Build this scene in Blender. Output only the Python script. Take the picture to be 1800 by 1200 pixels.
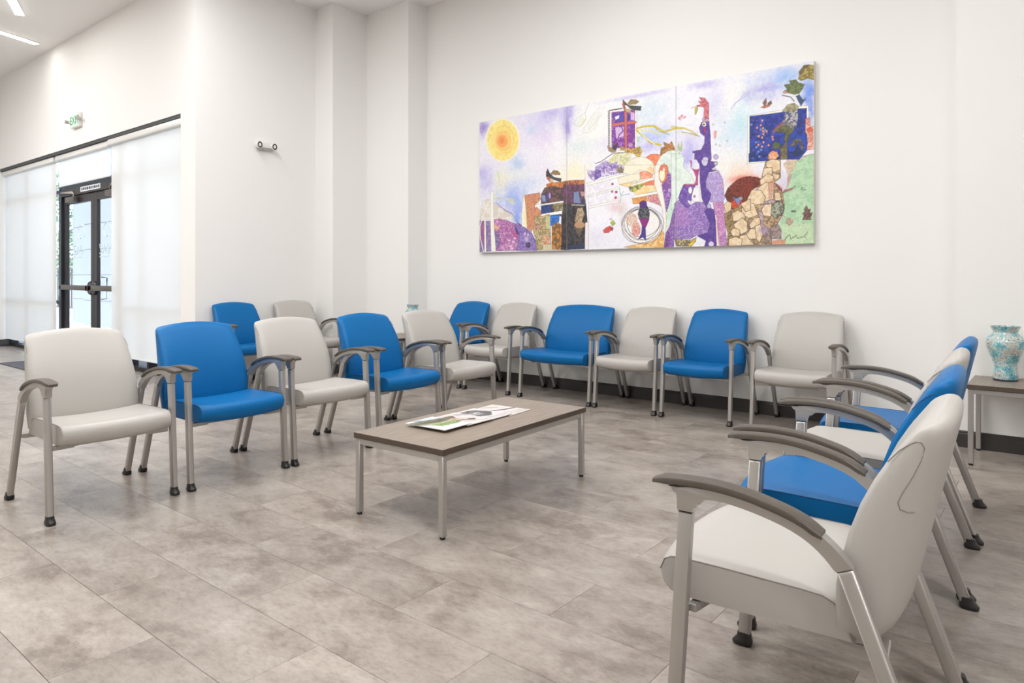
import bpy, bmesh, math, random
import numpy as np
from mathutils import Vector, Matrix
random.seed(7)
for o in list(bpy.data.objects): bpy.data.objects.remove(o)
SC = bpy.context.scene; COL = SC.collection; PI = math.pi

# ------------------------------------------------------------------ camera, sky, lamps, exposure
cd = bpy.data.cameras.new('camera'); cam = bpy.data.objects.new('camera', cd); COL.objects.link(cam)
cam.location = (0, 0, 1.2); cam.rotation_euler = (PI/2, 0, math.radians(38.84))
cd.sensor_width = 36; cd.lens = 36*1211.4/1800; cd.shift_y = -115.8/1800
cd.clip_start = 0.05; cd.clip_end = 300
SC.camera = cam
vs = SC.view_settings
vs.view_transform = 'Standard'; vs.look = 'None'; vs.gamma = 1; vs.use_curve_mapping = False
vs.exposure = 0.06
w = bpy.data.worlds.new('sky'); SC.world = w; w.use_nodes = True
nt = w.node_tree; bg = nt.nodes['Background']
sky = nt.nodes.new('ShaderNodeTexSky'); sky.sky_type = 'NISHITA'; sky.sun_disc = False
sky.sun_elevation = math.radians(48); sky.sun_rotation = math.radians(200); sky.dust_density = 2.0; sky.air_density = 1.0
hs = nt.nodes.new('ShaderNodeHueSaturation'); hs.inputs['Saturation'].default_value = .8
nt.links.new(sky.outputs[0], hs.inputs['Color']); nt.links.new(hs.outputs[0], bg.inputs[0]); bg.inputs[1].default_value = 1.0
sd = bpy.data.lights.new('sun', 'SUN'); sd.energy = 1.5; sd.angle = 0.01; sd.color = (1, .96, .9)
sun = bpy.data.objects.new('sun', sd); COL.objects.link(sun); sun.rotation_euler = (math.radians(42), 0, math.radians(-20))
CEIL = 4.53
def bar_lamp(x, y, ang, L=2.4, W=.12, P=56):
    d = bpy.data.lights.new('ceiling_bar_lamp', 'AREA'); d.shape = 'RECTANGLE'; d.size = L; d.size_y = W
    d.energy = P; d.color = (.985, .992, 1)
    o = bpy.data.objects.new('ceiling_bar_lamp', d); COL.objects.link(o)
    o.location = (x, y, CEIL-.02); o.rotation_euler = (0, 0, math.radians(ang))
for (x, y, a, k) in [(-5.7, 2.6, -22, 1), (-3.3, 3.5, 68, .9), (-3.4, .8, -22, .9), (-1.0, 2.7, 68, 1), (-1.6, 1.0, -22, .35), (-5.4, -.4, 68, .9),
                     (-8.2, -.6, -22, 1.5), (-11.5, .3, 68, 2.2), (1.45, .3, -22, 1.35), (1.3, -1.4, 68, .5), (-4.0, -2.6, -22, .5), (-8.5, -3, 68, 1)]:
    bar_lamp(x, y, a, P=59*k)

# ------------------------------------------------------------------ materials
def lin(c):
    c = c/255.0
    return c/12.92 if c <= .04045 else ((c+.055)/1.055)**2.4
def rgb(r, g, b): return (lin(r), lin(g), lin(b), 1)
def mat(name, col, rough=.5, metal=0, spec=.5, noise=None, bump=None, coat=0):
    """principled material; noise=(scale, amount) gently varies the colour, bump=(scale, strength)"""
    m = bpy.data.materials.new(name); m.use_nodes = True; n = m.node_tree.nodes; l = m.node_tree.links
    b = n['Principled BSDF']; b.inputs['Base Color'].default_value = col; b.inputs['Roughness'].default_value = rough
    b.inputs['Metallic'].default_value = metal; b.inputs['Specular IOR Level'].default_value = spec
    b.inputs['Coat Weight'].default_value = coat
    tc = n.new('ShaderNodeTexCoord')
    if noise:
        t = n.new('ShaderNodeTexNoise'); t.inputs['Scale'].default_value = noise[0]; t.inputs['Detail'].default_value = 4
        l.new(tc.outputs['Object'], t.inputs['Vector'])
        mx = n.new('ShaderNodeMix'); mx.data_type = 'RGBA'
        mx.inputs[6].default_value = tuple(c*(1-noise[1]) for c in col[:3])+(1,); mx.inputs[7].default_value = tuple(min(1, c*(1+noise[1])) for c in col[:3])+(1,)
        l.new(t.outputs[0], mx.inputs[0]); l.new(mx.outputs[2], b.inputs['Base Color'])
    if bump:
        t = n.new('ShaderNodeTexNoise'); t.inputs['Scale'].default_value = bump[0]; t.inputs['Detail'].default_value = 3
        l.new(tc.outputs['Object'], t.inputs['Vector'])
        bp = n.new('ShaderNodeBump'); bp.inputs['Strength'].default_value = bump[1]; bp.inputs['Distance'].default_value = .002
        l.new(t.outputs[0], bp.inputs['Height']); l.new(bp.outputs[0], b.inputs['Normal'])
    return m
def ramp(n, stops):
    r = n.new('ShaderNodeValToRGB'); e = r.color_ramp.elements
    e[0].position, e[0].color = stops[0]; e[1].position, e[1].color = stops[-1]
    for p, c in stops[1:-1]:
        k = e.new(p); k.color = c
    return r
M = {}
M['wall'] = mat('wall_paint', rgb(240, 238, 235), .75, bump=(180, .08), noise=(.6, .01))
M['ceil'] = mat('ceiling_paint', rgb(246, 245, 243), .85, noise=(.6, .01))
M['base'] = mat('vinyl_baseboard', rgb(60, 56, 54), .4, noise=(3, .06))
M['blue'] = mat('blue_vinyl', rgb(0, 99, 160), .42, spec=.24, bump=(260, .12), noise=(4, .04))
M['white'] = mat('pale_grey_vinyl', rgb(182, 178, 172), .42, spec=.35, bump=(260, .12), noise=(4, .02))
M['blue_seam'] = mat('blue_stitching', rgb(4, 62, 112), .6)
M['white_seam'] = mat('grey_stitching', rgb(138, 131, 124), .6)
M['metal'] = mat('champagne_powder_coat', rgb(182, 178, 173), .34, .65, noise=(9, .03))
M['arm'] = mat('taupe_armrest_plastic', rgb(80, 72, 63), .42, bump=(300, .1), noise=(6, .05))
M['black'] = mat('black_rubber', rgb(30, 27, 26), .35, noise=(20, .1))
M['chrome'] = mat('bright_glide', rgb(190, 186, 180), .25, 1, noise=(10, .03))
M['dark'] = mat('dark_bronze_aluminium', rgb(58, 54, 54), .4, .4, noise=(6, .05))
M['darkgrey'] = mat('grey_bronze_aluminium', rgb(104, 98, 94), .45, .4, noise=(6, .05))
M['plastic'] = mat('white_plastic', rgb(232, 230, 226), .4, noise=(9, .01))
M['gap'] = mat('dark_gap', rgb(66, 68, 70), .6, noise=(9, .05))
M['print_white'] = mat('white_vinyl_print', rgb(246, 248, 250), .5, noise=(9, .01))
M['print_dark'] = mat('dark_print', rgb(60, 66, 76), .5, noise=(9, .05))
M['green'] = mat('green_sign_print', rgb(24, 150, 92), .5, noise=(9, .05))
M['sign'] = mat('pale_green_sign_face', rgb(222, 240, 228), .4, noise=(9, .02))
M['mat'] = mat('charcoal_mat', rgb(84, 84, 90), .95, bump=(400, .6), noise=(60, .25))
M['paper'] = mat('paper_edges', rgb(226, 220, 214), .6, noise=(40, .06))
M['bark'] = mat('bark', rgb(96, 80, 66), .9, noise=(12, .25))
M['leaf'] = mat('leaf', rgb(112, 138, 92), .6, noise=(2, .4))
M['pave'] = mat('pale_concrete', rgb(214, 212, 206), .8, noise=(2, .06))
M['stucco'] = mat('pale_stucco', rgb(117, 124, 131), .85, bump=(60, .2), noise=(2, .03))
M['canvas'] = mat('canvas_edge', rgb(214, 210, 200), .8, noise=(30, .05))

def wood(name, a, b, rough=.4):
    m = bpy.data.materials.new(name); m.use_nodes = True; n = m.node_tree.nodes; l = m.node_tree.links
    p = n['Principled BSDF']; p.inputs['Roughness'].default_value = rough
    tc = n.new('ShaderNodeTexCoord'); mp = n.new('ShaderNodeMapping'); mp.inputs['Scale'].default_value = (150, 5, 150)
    l.new(tc.outputs['Object'], mp.inputs['Vector'])
    t = n.new('ShaderNodeTexNoise'); t.inputs['Scale'].default_value = 1; t.inputs['Detail'].default_value = 5; t.inputs['Roughness'].default_value = .65
    l.new(mp.outputs[0], t.inputs['Vector'])
    r = ramp(n, [(.3, a), (.72, b)]); l.new(t.outputs[0], r.inputs[0]); l.new(r.outputs[0], p.inputs['Base Color'])
    return m
M['wood'] = wood('grey_oak_laminate', rgb(116, 102, 90), rgb(158, 145, 131))
M['wood_edge'] = wood('dark_oak_edge_band', rgb(66, 54, 45), rgb(92, 78, 66), .5)

def tile_material():
    m = bpy.data.materials.new('stone_look_vinyl_tile'); m.use_nodes = True; n = m.node_tree.nodes; l = m.node_tree.links
    p = n['Principled BSDF']; p.inputs['Roughness'].default_value = .29; p.inputs['Specular IOR Level'].default_value = .5
    g = n.new('ShaderNodeNewGeometry'); oi = n.new('ShaderNodeObjectInfo')
    sc = n.new('ShaderNodeVectorMath'); sc.operation = 'SCALE'; sc.inputs[0].default_value = (37, 53, 71); l.new(oi.outputs['Random'], sc.inputs['Scale'])
    ad = n.new('ShaderNodeVectorMath'); l.new(g.outputs['Position'], ad.inputs[0]); l.new(sc.outputs[0], ad.inputs[1])
    t1 = n.new('ShaderNodeTexNoise'); t1.inputs['Scale'].default_value = 3.4; t1.inputs['Detail'].default_value = 9; t1.inputs['Roughness'].default_value = .68; t1.inputs['Distortion'].default_value = .3
    mp = n.new('ShaderNodeMapping'); mp.inputs['Scale'].default_value = (1, 1.5, 1); l.new(ad.outputs[0], mp.inputs[0]); l.new(mp.outputs[0], t1.inputs['Vector'])
    r1 = ramp(n, [(.28, rgb(131, 121, 111)), (.46, rgb(163, 152, 142)), (.6, rgb(177, 167, 157)), (.76, rgb(195, 187, 178))]); l.new(t1.outputs[0], r1.inputs[0])
    # fine streaks and specks
    m2 = n.new('ShaderNodeMapping'); m2.inputs['Scale'].default_value = (26, 60, 1); l.new(ad.outputs[0], m2.inputs[0])
    t2 = n.new('ShaderNodeTexNoise'); t2.inputs['Scale'].default_value = 1; t2.inputs['Detail'].default_value = 6; t2.inputs['Roughness'].default_value = .75; l.new(m2.outputs[0], t2.inputs['Vector'])
    r2 = ramp(n, [(.3, (.66, .64, .62, 1)), (.48, (.97, .97, .97, 1)), (.70, (1.16, 1.16, 1.16, 1))]); l.new(t2.outputs[0], r2.inputs[0])
    mu = n.new('ShaderNodeMix'); mu.data_type = 'RGBA'; mu.blend_type = 'MULTIPLY'; mu.inputs[0].default_value = .75
    l.new(r1.outputs[0], mu.inputs[6]); l.new(r2.outputs[0], mu.inputs[7])
    # dark worn veins in patches
    t3 = n.new('ShaderNodeTexNoise'); t3.inputs['Scale'].default_value = 9; t3.inputs['Detail'].default_value = 8; t3.inputs['Roughness'].default_value = .8; l.new(mp.outputs[0], t3.inputs['Vector'])
    t4 = n.new('ShaderNodeTexNoise'); t4.inputs['Scale'].default_value = 3.1; l.new(ad.outputs[0], t4.inputs['Vector'])
    mm = n.new('ShaderNodeMath'); mm.operation = 'MULTIPLY'; l.new(t3.outputs[0], mm.inputs[0]); l.new(t4.outputs[0], mm.inputs[1])
    r3 = ramp(n, [(.25, (1, 1, 1, 1)), (.30, (.88, .86, .845, 1)), (.38, (.60, .57, .55, 1))]); l.new(mm.outputs[0], r3.inputs[0])
    mv = n.new('ShaderNodeMix'); mv.data_type = 'RGBA'; mv.blend_type = 'MULTIPLY'; mv.inputs[0].default_value = .8
    l.new(mu.outputs[2], mv.inputs[6]); l.new(r3.outputs[0], mv.inputs[7])
    # each tile a little lighter or darker
    hs = n.new('ShaderNodeHueSaturation'); mr = n.new('ShaderNodeMapRange'); mr.inputs['To Min'].default_value = .77; mr.inputs['To Max'].default_value = .93
    l.new(oi.outputs['Random'], mr.inputs[0]); l.new(mr.outputs[0], hs.inputs['Value']); l.new(mv.outputs[2], hs.inputs['Color'])
    l.new(hs.outputs[0], p.inputs['Base Color'])
    bp = n.new('ShaderNodeBump'); bp.inputs['Strength'].default_value = .12; bp.inputs['Distance'].default_value = .001; l.new(t2.outputs[0], bp.inputs['Height']); l.new(bp.outputs[0], p.inputs['Normal'])
    return m
M['tile'] = tile_material()
M['joint'] = mat('tile_joint', rgb(124, 113, 102), .8, noise=(20, .1))

def shader_mat(name, build):
    m = bpy.data.materials.new(name); m.use_nodes = True; n = m.node_tree.nodes; l = m.node_tree.links
    n.remove(n['Principled BSDF']); build(n, l, n['Material Output']); return m
def _glass(n, l, out):
    fr = n.new('ShaderNodeFresnel'); fr.inputs[0].default_value = 1.45
    tr = n.new('ShaderNodeBsdfTransparent'); tr.inputs[0].default_value = (.93, .97, .985, 1)
    gl = n.new('ShaderNodeBsdfGlossy'); gl.inputs['Roughness'].default_value = .02
    ge = n.new('ShaderNodeNewGeometry'); su = n.new('ShaderNodeMath'); su.operation = 'SUBTRACT'; su.inputs[0].default_value = 1; l.new(ge.outputs['Backfacing'], su.inputs[1])
    mf = n.new('ShaderNodeMath'); mf.operation = 'MULTIPLY'; l.new(fr.outputs[0], mf.inputs[0]); l.new(su.outputs[0], mf.inputs[1])
    mx = n.new('ShaderNodeMixShader'); l.new(mf.outputs[0], mx.inputs[0]); l.new(tr.outputs[0], mx.inputs[1]); l.new(gl.outputs[0], mx.inputs[2]); l.new(mx.outputs[0], out.inputs[0])
M['glass'] = shader_mat('clear_glazing', _glass)
def _blind(n, l, out):
    tc = n.new('ShaderNodeTexCoord'); t = n.new('ShaderNodeTexNoise'); t.inputs['Scale'].default_value = 500; l.new(tc.outputs['Object'], t.inputs['Vector'])
    r = ramp(n, [(.3, rgb(246, 246, 244)), (.7, rgb(253, 253, 252))]); l.new(t.outputs[0], r.inputs[0])
    d = n.new('ShaderNodeBsdfDiffuse'); s = n.new('ShaderNodeBsdfTranslucent'); l.new(r.outputs[0], d.inputs[0]); l.new(r.outputs[0], s.inputs[0])
    mx = n.new('ShaderNodeMixShader'); mx.inputs[0].default_value = .36; l.new(d.outputs[0], mx.inputs[1]); l.new(s.outputs[0], mx.inputs[2]); l.new(mx.outputs[0], out.inputs[0])
M['blind'] = shader_mat('white_blind_fabric', _blind)
def emit(name, col, s):
    def f(n, l, out):
        e = n.new('ShaderNodeEmission'); e.inputs[0].default_value = col; e.inputs[1].default_value = s; l.new(e.outputs[0], out.inputs[0])
    return shader_mat(name, f)
M['lamp'] = emit('lit_diffuser', (1, .97, .93, 1), 20)
def _paint(name, rough):
    m = bpy.data.materials.new(name); m.use_nodes = True; n = m.node_tree.nodes; l = m.node_tree.links
    a = n.new('ShaderNodeAttribute'); a.attribute_name = 'paint'; p = n['Principled BSDF']; p.inputs['Roughness'].default_value = rough
    l.new(a.outputs['Color'], p.inputs['Base Color']); return m
M['painting'] = _paint('watercolour_paint', .6)
M['cover'] = _paint('printed_cover', .3)

# ------------------------------------------------------------------ mesh helpers
def obj(name, bm, m, parent=None, smooth=None):
    me = bpy.data.meshes.new(name)
    bmesh.ops.recalc_face_normals(bm, faces=bm.faces)
    bm.to_mesh(me); bm.free()
    for k in (m if isinstance(m, list) else [m]): me.materials.append(k)
    if smooth:
        for p in me.polygons: p.use_smooth = True
        try: me.set_sharp_from_angle(angle=math.radians(smooth))
        except Exception: pass
    o = bpy.data.objects.new(name, me); COL.objects.link(o)
    if parent: o.parent = parent
    return o
def thing(name, label, cat, loc=(0, 0, 0), rz=0, group=None):
    o = bpy.data.objects.new(name, None); COL.objects.link(o); o.empty_display_size = .1
    o.location = loc; o.rotation_euler = (0, 0, rz); return tag(o, label, cat, group)
def tag(o, label, cat, group=None):
    o['label'] = label; o['category'] = cat
    if group: o['group'] = group
    return o
def struct(o): o['kind'] = 'structure'; return o
def box(bm, x0, x1, y0, y1, z0, z1, bev=0, seg=2):
    vs_ = [bm.verts.new((x, y, z)) for x in (x0, x1) for y in (y0, y1) for z in (z0, z1)]
    fs = [bm.faces.new([vs_[i] for i in q]) for q in ((0, 1, 3, 2), (4, 6, 7, 5), (0, 4, 5, 1), (2, 3, 7, 6), (0, 2, 6, 4), (1, 5, 7, 3))]
    if bev:
        es = list({e for f in fs for e in f.edges})
        bmesh.ops.bevel(bm, geom=es, offset=bev, segments=seg, profile=.5, affect='EDGES')
    return fs
def prism(bm, pts, x0, x1, bev=0, axis='x', seg=2):
    """closed outline pts=(y,z) extruded from x0 to x1"""
    f = (lambda a, p: (a, p[0], p[1])) if axis == 'x' else (lambda a, p: (p[0], p[1], a))
    A = [bm.verts.new(f(x0, p)) for p in pts]; B = [bm.verts.new(f(x1, p)) for p in pts]
    fa = bm.faces.new(A); fb = bm.faces.new(B[::-1]); n = len(pts)
    for i in range(n): bm.faces.new((A[i], A[(i+1) % n], B[(i+1) % n], B[i]))
    if bev:
        es = list(set(fa.edges) | set(fb.edges))
        bmesh.ops.bevel(bm, geom=es, offset=bev, segments=seg, profile=.5, affect='EDGES')
def loft(bm, loops, cap=True, close=True):
    V = [[bm.verts.new(p) for p in L] for L in loops]; n = len(V[0])
    for a, b in zip(V, V[1:]):
        for i in range(n if close else n-1): bm.faces.new((a[i], a[(i+1) % n], b[(i+1) % n], b[i]))
    if cap: bm.faces.new(V[0]); bm.faces.new(V[-1][::-1])
    return V
def tube(bm, pts, r, n=6):
    pts = [Vector(p) for p in pts]; loops = []
    for i, p in enumerate(pts):
        t = (pts[min(i+1, len(pts)-1)]-pts[max(i-1, 0)]).normalized()
        a = t.cross(Vector((0, 0, 1)));  a = t.cross(Vector((1, 0, 0))) if a.length < .1 else a
        a.normalize(); b = t.cross(a)
        loops.append([p+a*r*math.cos(2*PI*k/n)+b*r*math.sin(2*PI*k/n) for k in range(n)])
    loft(bm, loops)
def lathe(bm, prof, n=40, c=(0, 0)):
    loft(bm, [[(c[0]+r*math.cos(2*PI*k/n), c[1]+r*math.sin(2*PI*k/n), z) for k in range(n)] for r, z in prof])
def smooth(P, n=3):
    out = []
    for i in range(len(P)-1):
        a, b, c, d = P[max(i-1, 0)], P[i], P[i+1], P[min(i+2, len(P)-1)]
        for k in range(n):
            t = k/n
            out.append(tuple(.5*(2*b[q]+(c[q]-a[q])*t+(2*a[q]-5*b[q]+4*c[q]-d[q])*t*t+(3*b[q]-a[q]-3*c[q]+d[q])*t**3) for q in (0, 1)))
    return out+[P[-1]]
def interp(x, xs, ys): return float(np.interp(x, xs, ys))

# ------------------------------------------------------------------ room shell
XL, XR, YF, YB = -14.7, 2.3, -5.5, 6.01          # left, right, front (behind camera), back
YW = 3.65                                         # inner face of the window wall
XA, Y1, X2, Y3, X3 = -7.33, 5.18, -6.98, 5.70, -6.20   # alcove wall and the two stepped piers
XP, YP = -0.605, 5.745                            # pilaster right of the painting
WX0, WX1, WT = -14.10, -7.66, 3.0                 # window wall opening
def wallbox(name, *b):
    bm = bmesh.new()
    for q in (b if isinstance(b[0], tuple) else (b,)): box(bm, *q)
    return struct(obj(name, bm, M['wall']))
Z0 = -.06
wallbox('wall_back', X3, XP, YB, YB+.2, Z0, CEIL)
wallbox('wall_right', (XP, XR, YP, YB+.2, Z0, CEIL), (XR, XR+.2, YF, YB+.2, Z0, CEIL))
wallbox('wall_alcove', (XA-.33, XA, YW, Y1, Z0, CEIL))
wallbox('wall_pier', (XA-.33, X2, Y1, YB+.2, Z0, CEIL))
wallbox('wall_column', (X2, X3, Y3, YB+.2, Z0, CEIL))
wallbox('wall_window', (XL, WX0, YW, YW+.34, Z0, CEIL), (WX0, WX1, YW, YW+.34, WT, CEIL))
wallbox('wall_left', XL-.2, XL, YF, YW+.34, Z0, CEIL)
wallbox('wall_front', XL-.2, XR+.2, YF-.2, YF, Z0, CEIL)
bm = bmesh.new(); box(bm, XL-.2, XR+.2, YF-.2, YB+.2, CEIL, CEIL+.15)
struct(obj('ceiling', bm, M['ceil']))

# floor: slab with every plank-shaped tile its own piece
bm = bmesh.new(); box(bm, XL-.2, XR+.2, YF-.2, YB+.2, -.12, -.004)
floor = struct(obj('floor', bm, M['joint']))
TL, TW, TX, TY = .934, .3125, -2.826, 1.04
cells = []
for k in range(-20, 17):
    y0, y1 = TY+TW*k, TY+TW*(k+1)
    for j in range(-15, 9):
        x0 = TX+TL*j+(TL/2 if k % 2 else 0); x1 = x0+TL
        rects = [(XL, XR, YF, YW), (XA, XR, YW, YB)] if (x0 < XA) else [(XL, XR, YF, YB)]
        for a, b, c, d in rects:
            q = (max(x0, a), min(x1, b), max(y0, c), min(y1, d))
            if q[1]-q[0] > .03 and q[3]-q[2] > .02: cells.append(q)
def in_view(q):
    th = math.radians(38.84); best = None
    for i in range(5):
        for jx in range(3):
            x = q[0]+(q[1]-q[0])*i/4; y = q[2]+(q[3]-q[2])*jx/2
            d = -x*math.sin(th)+y*math.cos(th); r = x*math.cos(th)+y*math.sin(th)
            if d > .3 and abs(r/d) < .78 and 1.2/d < .62: best = d if best is None else min(best, d)
    return best
near = sorted([(in_view(q), q) for q in cells if in_view(q)])
own = [q for d, q in near[:296]]; ownset = set(own)
def tile_bm(bm, w_, h_, cx=0, cy=0):
    g = .0004; e = .0005; hw, hh = w_/2-g, h_/2-g
    L = []
    for z, i in ((-.006, 0), (-.001, 0), (0, e)):
        L.append([bm.verts.new((cx+sx*(hw-i), cy+sy*(hh-i), z)) for sx, sy in ((-1, -1), (1, -1), (1, 1), (-1, 1))])
    for a, b in zip(L, L[1:]):
        for i in range(4): bm.faces.new((a[i], a[(i+1) % 4], b[(i+1) % 4], b[i]))
    bm.faces.new(L[2])
shared = {}
for q in own:
    key = (round(q[1]-q[0], 3), round(q[3]-q[2], 3))
    if key not in shared:
        bm = bmesh.new(); tile_bm(bm, *key); o = obj('tile', bm, M['tile'], floor); shared[key] = o.data
    else:
        o = bpy.data.objects.new('tile', shared[key]); COL.objects.link(o); o.parent = floor
    o.location = ((q[0]+q[1])/2, (q[2]+q[3])/2, 0)
bm = bmesh.new()
for q in cells:
    if q not in ownset: tile_bm(bm, q[1]-q[0], q[3]-q[2], (q[0]+q[1])/2, (q[2]+q[3])/2)
o = obj('tile_field', bm, M['tile'], floor); o['kind'] = 'stuff'

# baseboards: dark vinyl strip with a thin rounded lip on top
def baseboard(name, runs):
    bm = bmesh.new()
    for (xa, ya, xb, yb, nx, ny) in runs:
        t = .012; prof = [(0, 0), (t, 0), (t, .095), (t*.75, .099), (t*.75, .109), (t*.3, .115), (0, .116)]
        A = Vector((xa, ya, 0)); B = Vector((xb, yb, 0)); nv = Vector((nx, ny, 0))
        loft(bm, [[P+nv*a+Vector((0, 0, z)) for a, z in prof] for P in (A, B)])
    return struct(obj(name, bm, M['base']))
t = .012
baseboard('baseboard_back', [(X3, YB, XP, YB, 0, -1)])
baseboard('baseboard_right', [(XP-t, YP, XR, YP, 0, -1), (XP, YB, XP, YP-t, -1, 0), (XR, YP, XR, YF, -1, 0)])
baseboard('baseboard_alcove', [(XA, YW-t, XA, Y1, 1, 0), (XA, Y1, X2, Y1, 0, -1), (X2, Y1-t, X2, Y3, 1, 0), (X2, Y3, X3, Y3, 0, -1), (X3, Y3-t, X3, YB, 1, 0)])
baseboard('baseboard_window', [(XL, YW, WX0+t, YW, 0, -1), (WX0, YW-t, WX0, YW+.17, 1, 0), (WX1-t, YW, XA, YW, 0, -1)])
baseboard('baseboard_left', [(XL, YF, XL, YW, 1, 0)])

# ------------------------------------------------------------------ storefront glazing, doors, blinds
YG = 3.86
DX0, DXC, DX1, DH = -11.78, -10.59, -9.40, 2.47
def frame_bars(bm, xs, zs, x0, x1, z0, z1, w_=.05, d=.11):
    for x in xs: box(bm, x-w_/2, x+w_/2, YG-d/2, YG+d/2, z0, z1)
    for z in zs: box(bm, x0+.002, x1-.002, YG-d/2+.002, YG+d/2-.002, z-w_/2, z+w_/2)
def window(name, xs, zs, x0, x1, z0, z1):
    bm = bmesh.new(); frame_bars(bm, [x0+.025]+xs+[x1-.025], [z0+.025]+zs+[z1-.025], x0, x1, z0, z1)
    f = struct(obj(name, bm, M['dark']))
    X = [x0+.05]+[v for x in xs for v in (x-.025, x+.025)]+[x1-.05]; Z = [z0+.05]+[v for z in zs for v in (z-.025, z+.025)]+[z1-.05]
    for i in range(0, len(X), 2):
        for k in range(0, len(Z), 2):
            b = bmesh.new(); box(b, X[i], X[i+1], YG-.004, YG+.004, Z[k], Z[k+1]); obj('pane', b, M['glass'], f)
window('window_1', [-13.02], [.80, 2.455], WX0, DX0, 0, WT)
window('window_2', [-8.83], [.80, 2.455], DX1, WX1, 0, WT)
window('window_3', [], [], DX0, DX1, DH+.02, WT)
bm = bmesh.new()
box(bm, DX0+.001, DX0+.05, YG-.055, YG+.055, 0, DH); box(bm, DX1-.05, DX1-.001, YG-.055, YG+.055, 0, DH); box(bm, DX0+.05, DX1-.05, YG-.055, YG+.055, DH-.10, DH+.019)
door = struct(obj('door_1', bm, M['dark']))
b = bmesh.new(); box(b, -10.98, -10.28, YG-.058, YG-.055, DH-.075, DH-.005); st = obj('header_notice', b, M['print_white'], door)
b = bmesh.new(); x = -10.94
random.seed(3)
while x < -10.33:
    wd = random.uniform(.03, .07); box(b, x, x+wd, YG-.0595, YG-.058, DH-.058, DH-.024); x += wd+.02
obj('notice_print', b, M['print_dark'], st)
def text_mesh(body, size, name, m, parent, loc, rot, depth=.001):
    cu = bpy.data.curves.new(name, 'FONT'); cu.body = body; cu.size = size; cu.extrude = depth; cu.align_x = 'CENTER'
    tmp = bpy.data.objects.new(name, cu); COL.objects.link(tmp)
    bpy.context.view_layer.update()
    me = bpy.data.meshes.new_from_object(tmp.evaluated_get(bpy.context.evaluated_depsgraph_get()))
    bpy.data.objects.remove(tmp); me.materials.clear(); me.materials.append(m)
    o = bpy.data.objects.new(name, me); COL.objects.link(o); o.parent = parent; o.location = loc; o.rotation_euler = rot
    return o
def leaf(x0, x1, hinge):                           # hinge -1 left, +1 right
    zt = DH-.105
    bm = bmesh.new(); s = .105
    box(bm, x0, x0+s, YG-.024, YG+.024, .01, zt, .004, 1); box(bm, x1-s, x1, YG-.024, YG+.024, .01, zt, .004, 1)
    box(bm, x0+s, x1-s, YG-.022, YG+.022, zt-.11, zt); box(bm, x0+s, x1-s, YG-.022, YG+.022, .01, .26)
    lf = obj('door_leaf', bm, M['dark'], door)
    b = bmesh.new(); box(b, x0+s, x1-s, YG-.004, YG+.004, .26, zt-.11); obj('pane', b, M['glass'], lf)
    # push bar with end caps
    b = bmesh.new(); a0, a1 = x0+.03, x1-.03
    box(b, a0, a1, YG-.10, YG-.045, .99, 1.062, .008); box(b, a0, a0+.07, YG-.10, YG-.024, .985, 1.067, .006); box(b, a1-.07, a1, YG-.10, YG-.024, .985, 1.067, .006)
    obj('push_bar', b, M['darkgrey'], lf, 40)
    xc = x1-.06 if hinge < 0 else x0+.06
    b = bmesh.new(); lathe_y(b, xc, 1.026, .095, YG-.06, YG-.024); obj('bar_rosette', b, M['black'], lf, 40)
    # closer body and arm
    cx = x0+.42 if hinge < 0 else x1-.42
    b = bmesh.new(); box(b, cx-.16, cx+.16, YG-.095, YG-.022, zt-.10, zt-.02, .006); obj('door_closer', b, M['darkgrey'], lf, 40)
    b = bmesh.new(); tube(b, [(cx-.08*hinge, YG-.06, zt-.018), (cx-.08*hinge, YG-.06, zt+.03), (cx+.2*hinge, YG-.13, zt+.045), (cx-.05*hinge, YG-.056, zt+.06)], .011); obj('closer_arm', b, M['metal'], lf, 40)
    # outside pull handle
    b = bmesh.new(); hx = x1-.14 if hinge < 0 else x0+.14
    tube(b, [(hx, YG+.022, .87), (hx, YG+.09, .88), (hx, YG+.09, 1.17), (hx, YG+.022, 1.18)], .012); obj('pull_handle', b, M['chrome'], lf, 40)
    xm = -11.25 if hinge < 0 else -10.32
    text_mesh('PAZ', .205, 'door_lettering', M['print_white'], lf, (xm, YG+.006, 1.50), (PI/2, 0, PI))
    b = bmesh.new()                                # swirl of the emblem above the letters
    pts = [(xm+.10+.16*math.cos(a)*(1-.02*k), YG+.006, 1.81+.15*math.sin(a)*(1-.02*k)) for k, a in enumerate(np.linspace(-.4, 1.65*PI, 30))]
    tube(b, pts, .006, 4); obj('door_emblem', b, M['print_white'], lf)
    b = bmesh.new()
    for k in range(8): box(b, xm-.18+.045*k, xm-.15+.045*k, YG+.005, YG+.0065, 1.455, 1.475)
    obj('small_lettering', b, M['print_white'], lf)
def lathe_y(bm, cx, cz, r, y0, y1, n=24):
    loft(bm, [[(cx+rr*math.cos(2*PI*k/n), y, cz+rr*math.sin(2*PI*k/n)) for k in range(n)] for rr, y in ((r, y1), (r, y0+.01), (r*.9, y0))])
leaf(DX0+.053, DXC-.003, -1); leaf(DXC+.003, DX1-.053, 1)
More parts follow.
